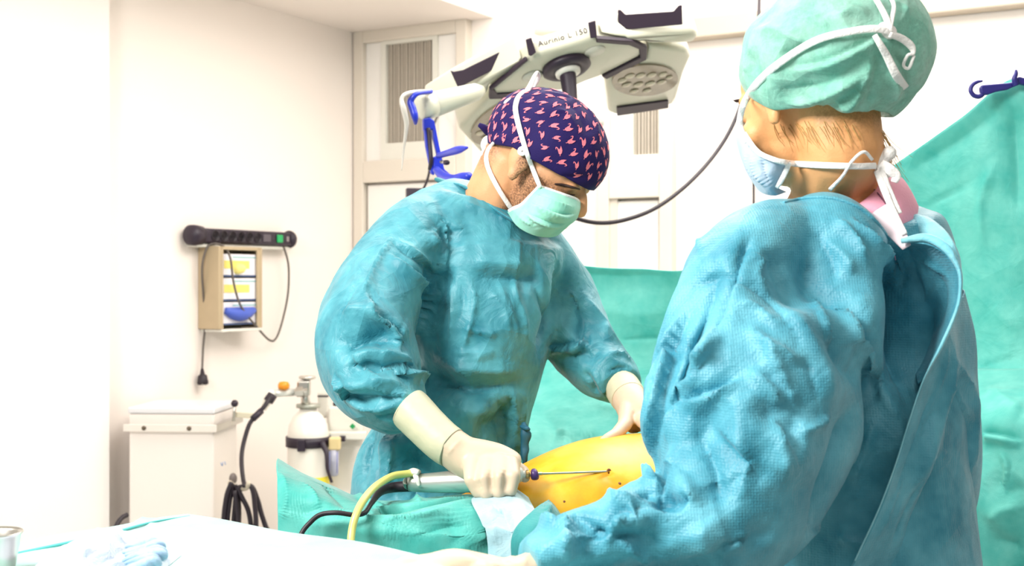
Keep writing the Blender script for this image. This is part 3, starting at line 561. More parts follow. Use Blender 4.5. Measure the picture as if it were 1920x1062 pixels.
def dome(M, c, rad, edge, nu=90, nv=46, fn=None):
    """Cap surface in head space: ellipsoid c, rad above the edge height edge(y); closed by a short inward hem."""
    V, Fc = [], []
    for j in range(nu):
        ph = 2 * math.pi * j / nu; dx, dy = math.cos(ph), math.sin(ph); lo, hi = 0.05, math.pi - 0.05
        for _ in range(30):
            th = (lo + hi) / 2; y = c[1] + rad[1] * math.sin(th) * dy; z = c[2] + rad[2] * math.cos(th)
            if z > edge(y): lo = th
            else: hi = th
        for i in range(nv):
            k = i / (nv - 2); t = min(k, 1) * th + 0.02; q = 1.0 if k <= 1 else 0.95; e = 1.0 if not fn else fn(t / th, ph)
            V.append(M @ Vector((c[0] + rad[0] * math.sin(t) * dx * q * e, c[1] + rad[1] * math.sin(t) * dy * q * e, c[2] + rad[2] * math.cos(t) * e)))
    for j in range(nu):
        for i in range(nv - 1): Fc.append((j * nv + i, j * nv + i + 1, ((j + 1) % nu) * nv + i + 1, ((j + 1) % nu) * nv + i))
    Fc.append(tuple(j * nv for j in range(nu)))
    me = newmesh(V, Fc); bm = bmesh.new(); bm.from_mesh(me); bmesh.ops.recalc_face_normals(bm, faces=bm.faces)
    cen = M @ Vector(c)
    if sum((f.calc_center_median() - cen).dot(f.normal) for f in bm.faces) < 0: bmesh.ops.reverse_faces(bm, faces=bm.faces)
    bm.to_mesh(me); bm.free(); me.update(); return me
def ribbon(name, rows, m, parent, trees=(), lift=0.0025, t=0.0012, n=50, seg=12):
    """Flat tape; rows (px, py, half width px[, depth]); without a depth it lies on the first surface hit."""
    a = cat([r[:3] for r in rows], n); out = []; dd = [r[3] if len(r) > 3 else None for r in rows]; last = None
    for i, r in enumerate(a):
        u = i / (n - 1) * (len(rows) - 1); k = min(int(u), len(rows) - 2); fr = u - k; d = None
        if dd[k] is not None and dd[k + 1] is not None: d = dd[k] * (1 - fr) + dd[k + 1] * fr
        else:
            hs = [h for h in (cast(tr, r[0], r[1]) for tr in trees) if h]
            if hs: h = min(hs, key=lambda q: q[0].y); d = (h[0] + h[1] * lift).y - lift
            elif dd[k] is not None: d = dd[k]
            elif dd[k + 1] is not None: d = dd[k + 1]
            else: d = last
        out.append([r[0], r[1], d, r[2], t]); last = d
    ds = [q[2] for q in out if q[2] is not None]
    if not ds: return None
    for q in out: q[2] = ds[0] if q[2] is None else q[2]
    o_ = np.array(out)
    for _ in range(4): o_[1:-1, 2] = (o_[:-2, 2] + 2 * o_[1:-1, 2] + o_[2:, 2]) / 4
    return make(name, limb(o_.tolist(), n=n, seg=seg), m, parent)
def foot(p, f): return chain([p, p + f * 0.09 - UP * 0.02, p + f * 0.17 - UP * 0.03], [.045, .042, .034])

# ============================================================ surgeon
SG = empty('person', (P(850, 900, 2.33).x, 2.33, 0), 'surgeon in teal gown, flamingo-print cap and green mask bending over the patient', 'person')
SO = Vector((0.041, 2.25, 1.5616)); hp, SM = head_parts(SO, (math.sin(math.radians(70)), -math.cos(math.radians(70))), math.radians(35), 1.08, low=True)
nb = [SM @ Vector((0, -.03, -.02)), SM @ Vector((0, -.025, -.085)), P(925, 400, 2.32), P(900, 450, 2.34)]
body = hp + chain(nb, [.06, .056, .062, .085])
body += chain([P(900, 450, 2.34), P(890, 560, 2.34), P(880, 700, 2.34), P(850, 850, 2.34)], [.085, .10, .10, .105])
body += chain([P(890, 445, 2.34), P(764, 470, 2.255), P(694, 615, 2.14), P(702, 700, 2.07), P(775, 778, 2.0)], [.06, .04, .04, .036, .02])
body += chain([P(900, 440, 2.33), P(1000, 500, 2.38), P(1062, 600, 2.38), P(1160, 718, 2.28)], [.08, .045, .04, .02])
for s in (-1, 1):
    h = P(840, 850, 2.33) + Vector((0.045, 0.045, 0)) * s; a = Vector((h.x + 0.03 * s, h.y + 0.03 * s, 0.075))
    body += chain([h, (h + a) / 2, a], [.075, .055, .042]) + foot(a, Vector((0.7, -0.7, 0)))
me = union(body, 0.0042, 4, 0.45)
co = getco(me); iv = np.array(SM.inverted()); L_ = (np.c_[co, np.ones(len(co))] @ iv.T)[:, :3]; x, y, z = L_.T
near = np.linalg.norm(L_, axis=1) < 0.2
beard = sm(y, -.004, .014) * sm(-z, -.006, .012) * (1 - sm(-z, .10, .125)) * sm(np.abs(x), .0, .02) * (1 - sm(y, .10, .12)) * near
side = (1 - sm(np.abs(y - .012), .008, .016)) * sm(z, -.02, .0) * (1 - sm(z, .03, .05)) * near
nape = (1 - sm(y, -.06, -.03)) * sm(z, -.07, -.03) * near * 0.7
attr(me, 'hair', np.clip(np.maximum(np.maximum(beard * 0.8, side * 0.9), nape), 0, 1))
SB = link('body', me, skin('surgeon_skin', (228, 172, 128), (74, 50, 40), (214, 150, 104)), SG); SBT = bvh(me)
# --- gown
g = [limb([(905, 362, 2.33, 52, .066), (893, 385, 2.335, 92, .10), (884, 420, 2.33, 145, .125), (880, 470, 2.33, 176, .14), (885, 540, 2.32, 172, .15), (893, 620, 2.32, 150, .152), (893, 700, 2.32, 122, .15), (868, 780, 2.32, 124, .155), (828, 880, 2.32, 158, .165), (825, 1000, 2.32, 164, .17), (825, 1300, 2.33, 170, .18), (825, 1700, 2.33, 176, .185)], n=60, seg=40),
     limb([(835, 395, 2.31, 48, .07), (788, 430, 2.28, 66, .085), (740, 500, 2.22, 80, .10), (704, 575, 2.17, 94, .105), (690, 640, 2.12, 98, .108), (704, 705, 2.07, 92, .10), (744, 755, 2.025, 60, .075), (768, 773, 2.007, 36, .042), (776, 779, 2.003, 28, .03)], n=50, seg=36),
     limb([(985, 430, 2.36, 50, .08), (1032, 490, 2.38, 48, .085), (1058, 560, 2.385, 64, .085), (1083, 635, 2.37, 66, .08), (1125, 688, 2.33, 58, .07), (1154, 712, 2.29, 46, .055), (1166, 724, 2.27, 36, .042)], n=44, seg=32)]
me = union(g, 0.0045, 8, 0.5)
c_ = getco(me)   # open the neckline around the neck
crumple(me, 0.0040, 24, 3, 7, (1.2, 1.2, .55)); crumple(me, 0.0020, 66, 4, 6, (1, 1, .6))
sculpt(me, [
  # big forms: sleeve folds, armpit, waist
  ([(838, 400), (834, 470), (822, 530), (800, 590), (772, 650)], -0.022, 0.020, 'g'),
  ([(800, 430), (822, 470), (820, 520)], 0.016, 0.016, 'g'),
  ([(612, 640), (660, 640), (715, 628), (745, 650)], -0.022, 0.018, 'g'),
  ([(618, 600), (670, 590), (730, 612), (755, 650)], 0.016, 0.018, 'g'),
  ([(640, 705), (690, 690), (740, 692), (790, 712)], -0.018, 0.014, 'g'),
  ([(640, 668), (690, 662), (745, 675), (790, 700)], 0.016, 0.015, 'g'),
  ([(620, 745), (670, 752), (720, 745), (765, 735)], -0.014, 0.012, 'g'),
  ([(610, 715), (665, 725), (720, 715), (770, 730)], 0.012, 0.013, 'g'),
  ([(770, 690), (840, 715), (900, 728), (990, 712)], -0.018, 0.016, 'g'),
  ([(800, 672), (860, 690), (930, 700), (985, 690)], 0.012, 0.018, 'g'),
  ([(1045, 480), (1048, 560), (1030, 620), (1005, 690)], -0.020, 0.016, 'g'),
  ([(1068, 520), (1100, 600), (1080, 650)], -0.016, 0.018, 'g'),
  ([(1080, 530), (1125, 600), (1140, 640)], 0.012, 0.014, 'g'),
  ([(1040, 680), (1085, 660), (1130, 668)], -0.012, 0.014, 'g'),
  ([(876, 512), (940, 522), (1000, 520), (1018, 518)], -0.012, 0.012, 'g'),
  ([(870, 490), (935, 496), (1000, 492)], 0.007, 0.016, 'g'),
  ([(690, 800), (700, 870), (690, 940)], -0.02, 0.02, 'g'), ([(730, 800), (725, 870), (720, 940)], 0.018, 0.02, 'g'), ([(770, 830), (775, 900), (770, 960)], -0.02, 0.022, 'g'),
  ([(960, 740), (955, 800), (950, 860)], -0.014, 0.014, 'g'), ([(985, 720), (975, 800), (965, 870)], 0.008, 0.012, 'g'),
  ([(890, 790), (930, 800), (965, 790)], -0.014, 0.018, 'g'), ([(850, 760), (890, 775), (930, 760)], 0.010, 0.018, 'g')], 1.55)
sculpt(me, [
  # sharper creases
  ([(742, 432), (715, 480), (690, 530), (668, 580)], 0.008, 0.006, 's'),
  ([(728, 470), (760, 500), (800, 535), (806, 560)], 0.008, 0.010, 'f'),
  ([(730, 450), (770, 470), (805, 500), (818, 530)], -0.007, 0.008, 'f'),
  ([(690, 540), (700, 580), (740, 610), (752, 640), (750, 665)], 0.009, 0.009, 'f'),
  ([(815, 410), (833, 435), (834, 480), (828, 530)], 0.010, 0.008, 's'),
  ([(655, 650), (690, 700), (720, 720)], 0.006, 0.006, 's'), ([(700, 705), (745, 690), (790, 700), (795, 735)], 0.009, 0.009, 'f'),
  ([(690, 720), (730, 735), (772, 745)], 0.006, 0.006, 's'), ([(620, 700), (650, 740), (700, 765)], 0.006, 0.008, 'f'), ([(660, 760), (710, 768), (760, 755)], 0.006, 0.006, 's'), ([(700, 785), (740, 780), (775, 760)], -0.006, 0.006, 's'),
  ([(640, 690), (690, 685), (730, 700)], -0.006, 0.006, 's'), ([(625, 610), (650, 560), (672, 520)], -0.005, 0.007, 's'),
  ([(780, 724), (850, 722), (890, 731), (990, 714)], -0.006, 0.005, 's'), ([(892, 732), (870, 700), (845, 690)], 0.004, 0.005, 's'),
  ([(876, 510), (890, 560), (878, 620), (862, 670)], 0.005, 0.006, 's'), ([(846, 520), (850, 580), (842, 660)], 0.005, 0.006, 's'), ([(860, 520), (868, 560), (858, 620)], -0.004, 0.006, 's'),
  ([(905, 530), (945, 580), (960, 640)], 0.004, 0.007, 's'), ([(930, 525), (960, 590), (975, 650)], 0.003, 0.005, 's'), ([(860, 616), (905, 624), (940, 628)], 0.004, 0.005, 's'), ([(838, 660), (890, 664), (935, 656)], 0.004, 0.004, 's'), ([(842, 680), (895, 672), (935, 668)], 0.003, 0.004, 's'),
  ([(975, 430), (972, 480), (965, 540), (985, 600), (990, 680)], 0.004, 0.006, 's'), ([(1000, 530), (1020, 590), (1000, 650)], -0.005, 0.008, 's'),
  ([(1062, 545), (1078, 560), (1075, 590)], 0.006, 0.006, 's'), ([(1020, 655), (1060, 650), (1098, 640)], 0.008, 0.008, 'f'), ([(1105, 600), (1095, 640), (1060, 670)], 0.006, 0.007, 's'),
  ([(1130, 680), (1155, 665), (1190, 680)], 0.007, 0.006, 's'), ([(1135, 700), (1160, 690), (1185, 690)], -0.006, 0.006, 's'), ([(1110, 690), (1125, 720), (1140, 745)], 0.006, 0.006, 's'), ([(1090, 690), (1110, 720), (1120, 745)], -0.005, 0.007, 's'),
  ([(955, 720), (968, 770), (965, 860)], 0.006, 0.006, 's'), ([(930, 735), (945, 800), (945, 860)], -0.005, 0.006, 's'), ([(735, 810), (728, 880), (715, 930)], 0.006, 0.006, 's'), ([(700, 800), (690, 860), (675, 915)], -0.008, 0.008, 's'),
  ([(862, 372), (900, 392), (950, 414), (975, 425)], 0.004, 0.005, 's'), ([(800, 395), (850, 420), (880, 440)], 0.004, 0.008, 's'), ([(760, 740), (772, 755), (778, 790)], -0.006, 0.005, 's'), ([(745, 745), (765, 770), (762, 795)], 0.005, 0.005, 's')], 1.5)
SGown = link('gown', me, GOWN, SG); SGT = bvh(me)
make('gown_collar', limb([(836, 347, 2.36, 4, .012), (862, 347, 2.30, 4, .012), (890, 362, 2.26, 4, .012), (925, 390, 2.23, 4, .012), (960, 412, 2.215, 4, .012), (1000, 428, 2.24, 4, .012)], n=40, seg=10), GOWN, SGown)
make('inner_collar', limb([(822, 338, 2.40, 5, .01), (842, 345, 2.37, 6, .012), (862, 346, 2.34, 4, .01)], n=16, seg=12), mat('dark_teal_collar', (34, 120, 128), 0.6), SG)
make('collar_tag', limb([(850, 343, 2.345, 4, .002), (860, 346, 2.34, 5, .002), (870, 346, 2.34, 2, .002)], n=10, seg=10), mat('maroon_tag', (150, 40, 60), 0.6), SG)
tm = newmesh(*join(limb([(982, 795, 2.20, 4, .006), (986, 815, 2.19, 9, .006), (984, 840, 2.19, 8, .006), (982, 865, 2.19, 6, .006), (980, 880, 2.20, 3, .004)], n=22, seg=10), limb([(978, 800, 2.19, 3, .004), (988, 803, 2.18, 5, .005), (994, 806, 2.18, 2, .004)], n=10, seg=8))); crumple(tm, .004, 130, 6, 5); make('waist_tie', tm, mat('dark_tie', (30, 92, 116), 0.6), SGown)
# --- cap
fold = lambda k, ph: 1 + 0.012 * math.sin(ph * 5 + 1.0) * k * k * 0.6 + 0.006 * math.sin(ph * 11 + k * 6)
me = dome(SM, (0, .002, .036), (.086, .107, .086), lambda y: .010 + .06 * (y + .02) if y > -.02 else .010 + .40 * (y + .02), 140, 80, fold)
sculpt(me, [([(1045, 205), (1075, 200), (1095, 232), (1105, 260)], -0.004, 0.010, 'g'), ([(1030, 212), (1060, 210), (1082, 240)], 0.003, 0.006, 's'), ([(1090, 190), (1115, 225), (1125, 270)], 0.003, 0.007, 's'),
  ([(930, 270), (955, 285), (985, 310)], 0.004, 0.007, 's'), ([(925, 250), (945, 240), (960, 225)], -0.004, 0.007, 's'), ([(918, 262), (940, 262), (958, 250)], 0.004, 0.006, 's'), ([(1010, 170), (1060, 180), (1100, 200)], 0.002, 0.006, 's'), ([(1000, 325), (1060, 332), (1125, 332)], -0.0025, 0.005, 's')])
NAVY = mat('navy_cotton', (38, 26, 84), 0.75, var=0.12, vscale=40, bump=0.15, bscale=500, spec=0.2)
SCap = link('surgical_cap', me, NAVY, SG); SCT = bvh(me)
# printed flamingos: body, neck and head outlines laid on the cloth
FL = [[(-.16, -.08), (-.08, -.34), (.08, -.46), (.26, -.30), (.31, .02), (.24, .30), (.12, .54), (.04, .26), (-.08, .10)], [(-.16, -.12), (-.02, .06), (-.10, .16), (-.20, .30), (-.32, .38), (-.36, .30), (-.28, .22), (-.22, .10)],
      [(-.36, .30), (-.32, .38), (-.42, .42), (-.50, .30), (-.46, .14), (-.40, .08), (-.42, .24)], [(.08, -.44), (.14, -.44), (.12, -.6), (.04, -.62)]]
pv, pf = [], []; cen = SM @ Vector((0, .002, .036)); rnd = random.Random(5); ga = math.pi * (3 - math.sqrt(5)); MR = SM.to_3x3() * (1 / 1.08)
for i in range(235):
    zz = 1 - (i + 0.5) / 235 * 1.75; rr = math.sqrt(max(0, 1 - zz * zz)); dloc = Vector((rr * math.cos(i * ga), rr * math.sin(i * ga), zz)); d = (MR @ Vector((dloc.x * .086, dloc.y * .107, dloc.z * .086))).normalized()
    h = SCT.ray_cast(cen, d)
    if h[0] is None or h[3] is None: continue
    n = d; up = (MR @ Vector((0, 0.15, 1))); up = (up - n * up.dot(n)).normalized(); rt = up.cross(n); a = rnd.choice([0.0, 0.15, -0.2, 0.5, -0.6, 2.6]) + rnd.uniform(-.15, .15); fl = rnd.choice((-1, 1)); sz = 0.0150 * rnd.uniform(.85, 1.1)
    ok, tmp = True, []
    for poly in FL:
        q = []
        for u, v in poly:
            X, Y = (u * fl * math.cos(a) - v * math.sin(a)) * sz, (u * fl * math.sin(a) + v * math.cos(a)) * sz; s = h[0] + rt * X + up * Y
            g2 = SCT.ray_cast(cen, (s - cen).normalized())
            if g2[0] is None: ok = False; break
            q.append(g2[0] + (s - cen).normalized() * 0.0009)
        if not ok: break
        tmp.append(q)
    if ok:
        for q in tmp: k = len(pv); pv += q; pf.append(tuple(range(k, k + len(q))))
tag(make('flamingo_print', (pv, pf), mat('flamingo_pink', (246, 128, 142), 0.75, var=0.25, vscale=160, spec=0.2), SCap, False), kind='stuff')
make('cap_knot', limb([(935, 262, 2.30, 8, .010), (920, 250, 2.30, 9, .010), (908, 240, 2.29, 7, .007), (898, 234, 2.285, 4, .003)], n=16, seg=14), NAVY, SCap)
make('cap_knot', limb([(936, 266, 2.30, 7, .010), (926, 270, 2.29, 9, .009), (922, 280, 2.29, 5, .005)], n=12, seg=12), NAVY, SCap)
# --- mask
MINT = cloth('mint_mask', (136, 220, 194), (176, 236, 216), crease=0.12, cscale=20, dots=0.1, dscale=600, tr=0.12)
mk = [[(1010, 350, 2.172), (1030, 357, 2.150), (1056, 366, 2.150), (1080, 374, 2.175), (1088, 379, 2.215), (1084, 380, 2.26), (1060, 378, 2.33)],
      [(996, 366, 2.165), (1022, 374, 2.132), (1052, 384, 2.130), (1078, 390, 2.155), (1087, 394, 2.21), (1084, 396, 2.26), (1052, 396, 2.34)],
      [(978, 384, 2.168), (1008, 394, 2.125), (1040, 405, 2.122), (1068, 409, 2.15), (1079, 410, 2.20), (1076, 412, 2.26), (1040, 412, 2.34)],
      [(962, 392, 2.178), (990, 410, 2.135), (1022, 422, 2.13), (1052, 424, 2.155), (1064, 424, 2.20), (1060, 424, 2.26), (1026, 424, 2.34)],
      [(952, 398, 2.195), (970, 424, 2.165), (998, 440, 2.155), (1028, 445, 2.17), (1046, 441, 2.21), (1040, 440, 2.26), (1010, 436, 2.33)]]
me = patch(mk, 90, 100); face_eye(me)
sculpt(me, [([(990, 378), (1020, 392), (1055, 404), (1080, 402)], 0.005, 0.005, 'f'), ([(975, 392), (1005, 410), (1040, 422), (1065, 418)], 0.005, 0.005, 'f'), ([(1003, 364), (1035, 376), (1075, 388)], 0.004, 0.005, 'f'),
            ([(985, 385), (990, 405), (1010, 432)], -0.004, 0.006, 'g'), ([(1000, 372), (1020, 400), (1035, 415)], 0.003, 0.004, 's'), ([(965, 400), (985, 415), (1000, 425)], 0.003, 0.004, 's')])
SMk = solid(link('face_mask', me, MINT, SG), 0.0016); MT = bvh(me)
ribbon('mask_edge', [(1010, 350, 4), (1030, 357, 4), (1056, 366, 4), (1078, 374, 4), (1086, 379, 3)], TIE, SMk, (MT,), 0.001, 0.0012, 30)
ribbon('mask_edge', [(1010, 351, 3.5), (996, 366, 3.5), (978, 384, 3.5), (964, 391, 4), (954, 397, 4)], TIE, SMk, (MT,), 0.001, 0.0012, 26)
ribbon('mask_tie', [(1013, 352, 4, 2.160), (1006, 335, 4.5, 2.155), (997, 312, 4.5), (988, 288, 4.5), (975, 245, 5), (967, 210, 5), (968, 192, 5), (974, 180, 5), (984, 171, 4)], TIE, SMk, (SCT, SBT), 0.003, 0.0012, 60)
ribbon('mask_tie', [(976, 180, 4, 2.20), (990, 168, 5, 2.21), (1003, 142, 4, 2.22), (1008, 136, 3, 2.22), (1009, 146, 4, 2.23), (996, 166, 5, 2.235), (984, 176, 4, 2.23)], TIE, SMk, (), 0.002, 0.0014, 40)
make('tie_knot', join(ball(P(960, 196, 2.215), .015, .009, .012), ball(P(949, 204, 2.22), .010, .008, .008)), TIE, SMk)
ribbon('mask_tie', [(962, 396, 4.5), (948, 376, 4.5), (932, 350, 4.5), (918, 322, 4.5), (912, 300, 4.5), (915, 282, 4), (925, 268, 3, 2.28)], TIE, SMk, (SBT, SCT), 0.003, 0.0012, 60)
make('tie_bow', join(limb([(928, 268, 2.275, 4, .003), (916, 262, 2.26, 8, .003), (908, 272, 2.26, 7, .003), (912, 284, 2.265, 4, .003), (924, 276, 2.27, 4, .003)], n=24, seg=10), limb([(924, 268, 2.27, 3, .003), (916, 278, 2.255, 5, .003), (906, 287, 2.25, 5, .002), (904, 292, 2.25, 2, .002)], n=14, seg=10)), TIE, SMk)
h = (cast(SCT, 980, 284) or cast(SBT, 980, 284))[0]; bt = make('button', lathe(h, Vector((-.25, -1, 0.05)), [(0, .0075), (.0035, .0085), (.005, .0075), (.0052, .001)], 20), WHITE, SCap)
make('button_mark', lathe(h + Vector((-.25, -1, .05)).normalized() * .0052, Vector((-.25, -1, 0.05)), [(0, .0022), (.0006, .0022)], 4), mat('grey_thread', (170, 160, 160), 0.7), bt)
# --- eye and brow
DARK = mat('dark_hair', (58, 38, 34), 0.6, var=0.2, vscale=200)
ribbon('eyebrow', [(1040, 345, 1.5), (1056, 347, 2.6), (1072, 351, 2.4), (1086, 355, 1.5)], DARK, SB, (SBT,), 0.0005, 0.0022, 26)
ribbon('eyelashes', [(1040, 357, 1), (1054, 363, 1.6), (1068, 366, 1.8), (1077, 366, 1)], DARK, SB, (SBT,), 0.0008, 0.0018, 22)
# --- gloved right hand closed on the handpiece
R = P
def glove(parts, voxel=0.0024, s=5): return union(parts, voxel, s, 0.45)
hr = [limb([(774, 772, 2.0, 36, .035), (800, 800, 1.985, 37, .037), (828, 826, 1.972, 37, .037), (850, 842, 1.965, 37, .036), (870, 856, 1.96, 39, .034), (900, 868, 1.952, 44, .031), (930, 876, 1.948, 44, .028), (955, 882, 1.948, 38, .024), (966, 886, 1.95, 30, .018)], n=40, seg=30)]
hr += chain([R(888, 872, 1.93), R(884, 900, 1.905), R(896, 922, 1.905), R(905, 926, 1.95)], [.017, .0115, .0105, .009])
hr += chain([R(915, 872, 1.925), R(908, 898, 1.895), R(912, 925, 1.895), R(918, 932, 1.935), R(920, 925, 1.97)], [.016, .0115, .0105, .010, .009])
hr += chain([R(938, 870, 1.925), R(936, 896, 1.893), R(935, 923, 1.893), R(938, 932, 1.935), R(938, 922, 1.97)], [.016, .0115, .0105, .010, .009])
hr += chain([R(956, 872, 1.93), R(962, 894, 1.898), R(957, 918, 1.895), R(955, 927, 1.935), R(953, 918, 1.965)], [.0155, .0115, .0105, .010, .009])
hr += chain([R(940, 868, 1.965), R(965, 876, 1.985), R(980, 886, 1.975), R(984, 895, 1.955)], [.015, .012, .011, .009])
me = glove(hr, 0.0026)
sculpt(me, [([(922, 880), (922, 905), (926, 928)], -0.004, 0.004, 'g'), ([(946, 880), (948, 905), (946, 928)], -0.004, 0.004, 'g'), ([(898, 888), (899, 908), (905, 926)], -0.003, 0.004, 'g'), ([(835, 860), (850, 840), (868, 822)], 0.0016, 0.003, 's'), ([(886, 905), (895, 900), (905, 903)], 0.002, 0.003, 's'), ([(800, 815), (825, 830), (850, 850)], 0.0015, 0.004, 's'), ([(790, 780), (810, 800), (830, 815)], -0.0015, 0.004, 's')])
GL = link('glove', me, GLOVE, SG)
make('glove_cuff', limb([(764, 764, 2.004, 39.5, .041), (772, 771, 2.001, 41, .042), (800, 800, 1.985, 39.5, .0395), (826, 825, 1.973, 39, .039), (843, 838, 1.967, 38.5, .0385), (846, 840, 1.966, 37, .037)], n=30, seg=30), mat('glove_cuff_latex', (204, 198, 168), 0.5, var=0.03, bump=0.2, bscale=40), GL)
# --- gloved left hand spread on the patient
hl = [limb([(1154, 712, 2.29, 30, .028), (1168, 730, 2.265, 32, .03), (1182, 752, 2.235, 33, .03), (1196, 778, 2.205, 34, .026), (1206, 796, 2.19, 32, .02)], n=30, seg=26)]
hl += chain([R(1178, 768, 2.205), R(1172, 796, 2.165), R(1156, 814, 2.135), R(1138, 823, 2.115), R(1130, 827, 2.11)], [.017, .0125, .0105, .0085, .0065])
for k, (x1, y1, x2, y2, d2) in enumerate(((1222, 806, 1240, 818, 2.12), (1232, 800, 1258, 812, 2.14), (1236, 794, 1266, 806, 2.17), (1234, 788, 1262, 802, 2.20))): hl += chain([R(1204, 788, 2.19 + .01 * (k - 1.5)), R(x1, y1, (2.19 + d2) / 2), R(x2, y2, d2)], [.014, .011, .0085])
GL2 = link('glove', glove(hl), GLOVE, SG)
make('glove_cuff', limb([(1149, 706, 2.295, 30, .031), (1154, 712, 2.29, 32, .032), (1168, 730, 2.266, 34, .033), (1178, 746, 2.245, 34, .032), (1180, 749, 2.24, 32, .03)], n=20, seg=26), MATS['glove_cuff_latex'], GL2)
# ============================================================ nurse
NS = empty('person', (P(1600, 900, 1.66).x, 1.66, 0), 'assistant in blue gown and green bouffant cap seen from behind at right', 'person')
NO = Vector((0.3830, 1.6246, 1.582)); hp, NM = head_parts(NO, (-.56, .83), math.radians(15), 1.0)
body = hp + chain([NM @ Vector((0, -.03, -.01)), NM @ Vector((0, -.03, -.08)), P(1558, 345, 1.645), P(1580, 420, 1.66)], [.056, .050, .052, .08])
body += chain([P(1580, 440, 1.67), P(1580, 560, 1.70), P(1590, 720, 1.70), P(1600, 900, 1.70)], [.075, .085, .085, .09])
body += chain([P(1570, 450, 1.65), P(1450, 490, 1.575), P(1410, 620, 1.50), P(1395, 940, 1.40), P(1250, 1005, 1.37), P(1020, 1052, 1.33)], [.06, .042, .04, .036, .034, .014])
body += chain([P(1590, 450, 1.67), P(1600, 480, 1.78), P(1500, 700, 1.85), P(1400, 860, 1.86)], [.07, .05, .04, .03])
for s in (-1, 1):
    h = P(1610, 930, 1.67) + Vector((0.05, 0.05, 0)) * s; a = Vector((h.x + 0.03 * s, h.y + 0.03 * s, 0.075))
    body += chain([h, (h + a) / 2, a], [.08, .058, .042]) + foot(a, Vector((-0.7, 0.7, 0)))
me = union(body, 0.004, 4, 0.45)
co = getco(me); iv = np.array(NM.inverted()); L_ = (np.c_[co, np.ones(len(co))] @ iv.T)[:, :3]; x, y, z = L_.T
near = np.linalg.norm(L_, axis=1) < 0.2
attr(me, 'hair', np.clip(sm(-y, .02, .055) * sm(z, -.085, -.05) * near, 0, 1) * 0.5)
NBd = link('body', me, skin('nurse_skin', (232, 176, 122), (150, 104, 56), (224, 158, 100)), NS); NBT = bvh(me)
# --- gown: torso, near sleeve with bent elbow, far sleeve
g = [limb([(1538, 366, 1.655, 72, .055), (1546, 395, 1.66, 130, .080), (1556, 445, 1.665, 198, .10), (1572, 510, 1.66, 215, .125), (1588, 600, 1.66, 212, .138), (1600, 700, 1.66, 200, .14), (1610, 850, 1.66, 198, .15), (1618, 1000, 1.66, 205, .155), (1630, 1300, 1.66, 230, .17), (1630, 1800, 1.66, 240, .18), (1630, 2250, 1.66, 245, .18)], n=60, seg=44),
     limb([(1520, 432, 1.62, 52, .055), (1452, 462, 1.58, 86, .08), (1397, 525, 1.53, 112, .095), (1390, 610, 1.50, 138, .105), (1415, 710, 1.47, 198, .118), (1410, 800, 1.445, 204, .12), (1396, 890, 1.42, 176, .12), (1378, 970, 1.40, 146, .112), (1364, 1040, 1.39, 106, .10), (1360, 1080, 1.39, 70, .06)], n=56, seg=40),
     limb([(1420, 980, 1.41, 95, .09), (1330, 985, 1.39, 108, .10), (1240, 985, 1.375, 100, .09), (1150, 1004, 1.36, 70, .072), (1070, 1024, 1.345, 60, .06), (1015, 1044, 1.33, 48, .048), (990, 1052, 1.325, 40, .04)], n=40, seg=34),
     limb([(1535, 418, 1.62, 52, .045), (1552, 462, 1.578, 104, .082), (1562, 530, 1.552, 118, .092), (1566, 610, 1.542, 108, .092), (1560, 680, 1.54, 84, .08), (1555, 740, 1.55, 40, .05)], n=34, seg=30),
     limb([(1600, 440, 1.72, 60, .08), (1560, 560, 1.80, 80, .08), (1480, 720, 1.84, 70, .07), (1400, 860, 1.85, 50, .05)], n=30, seg=26)]
me = union(g, 0.004, 16, 0.5)
crumple(me, 0.0030, 22, 11, 7, (1.3, 1.3, .5)); crumple(me, 0.0014, 70, 12, 6, (1, 1, .5))
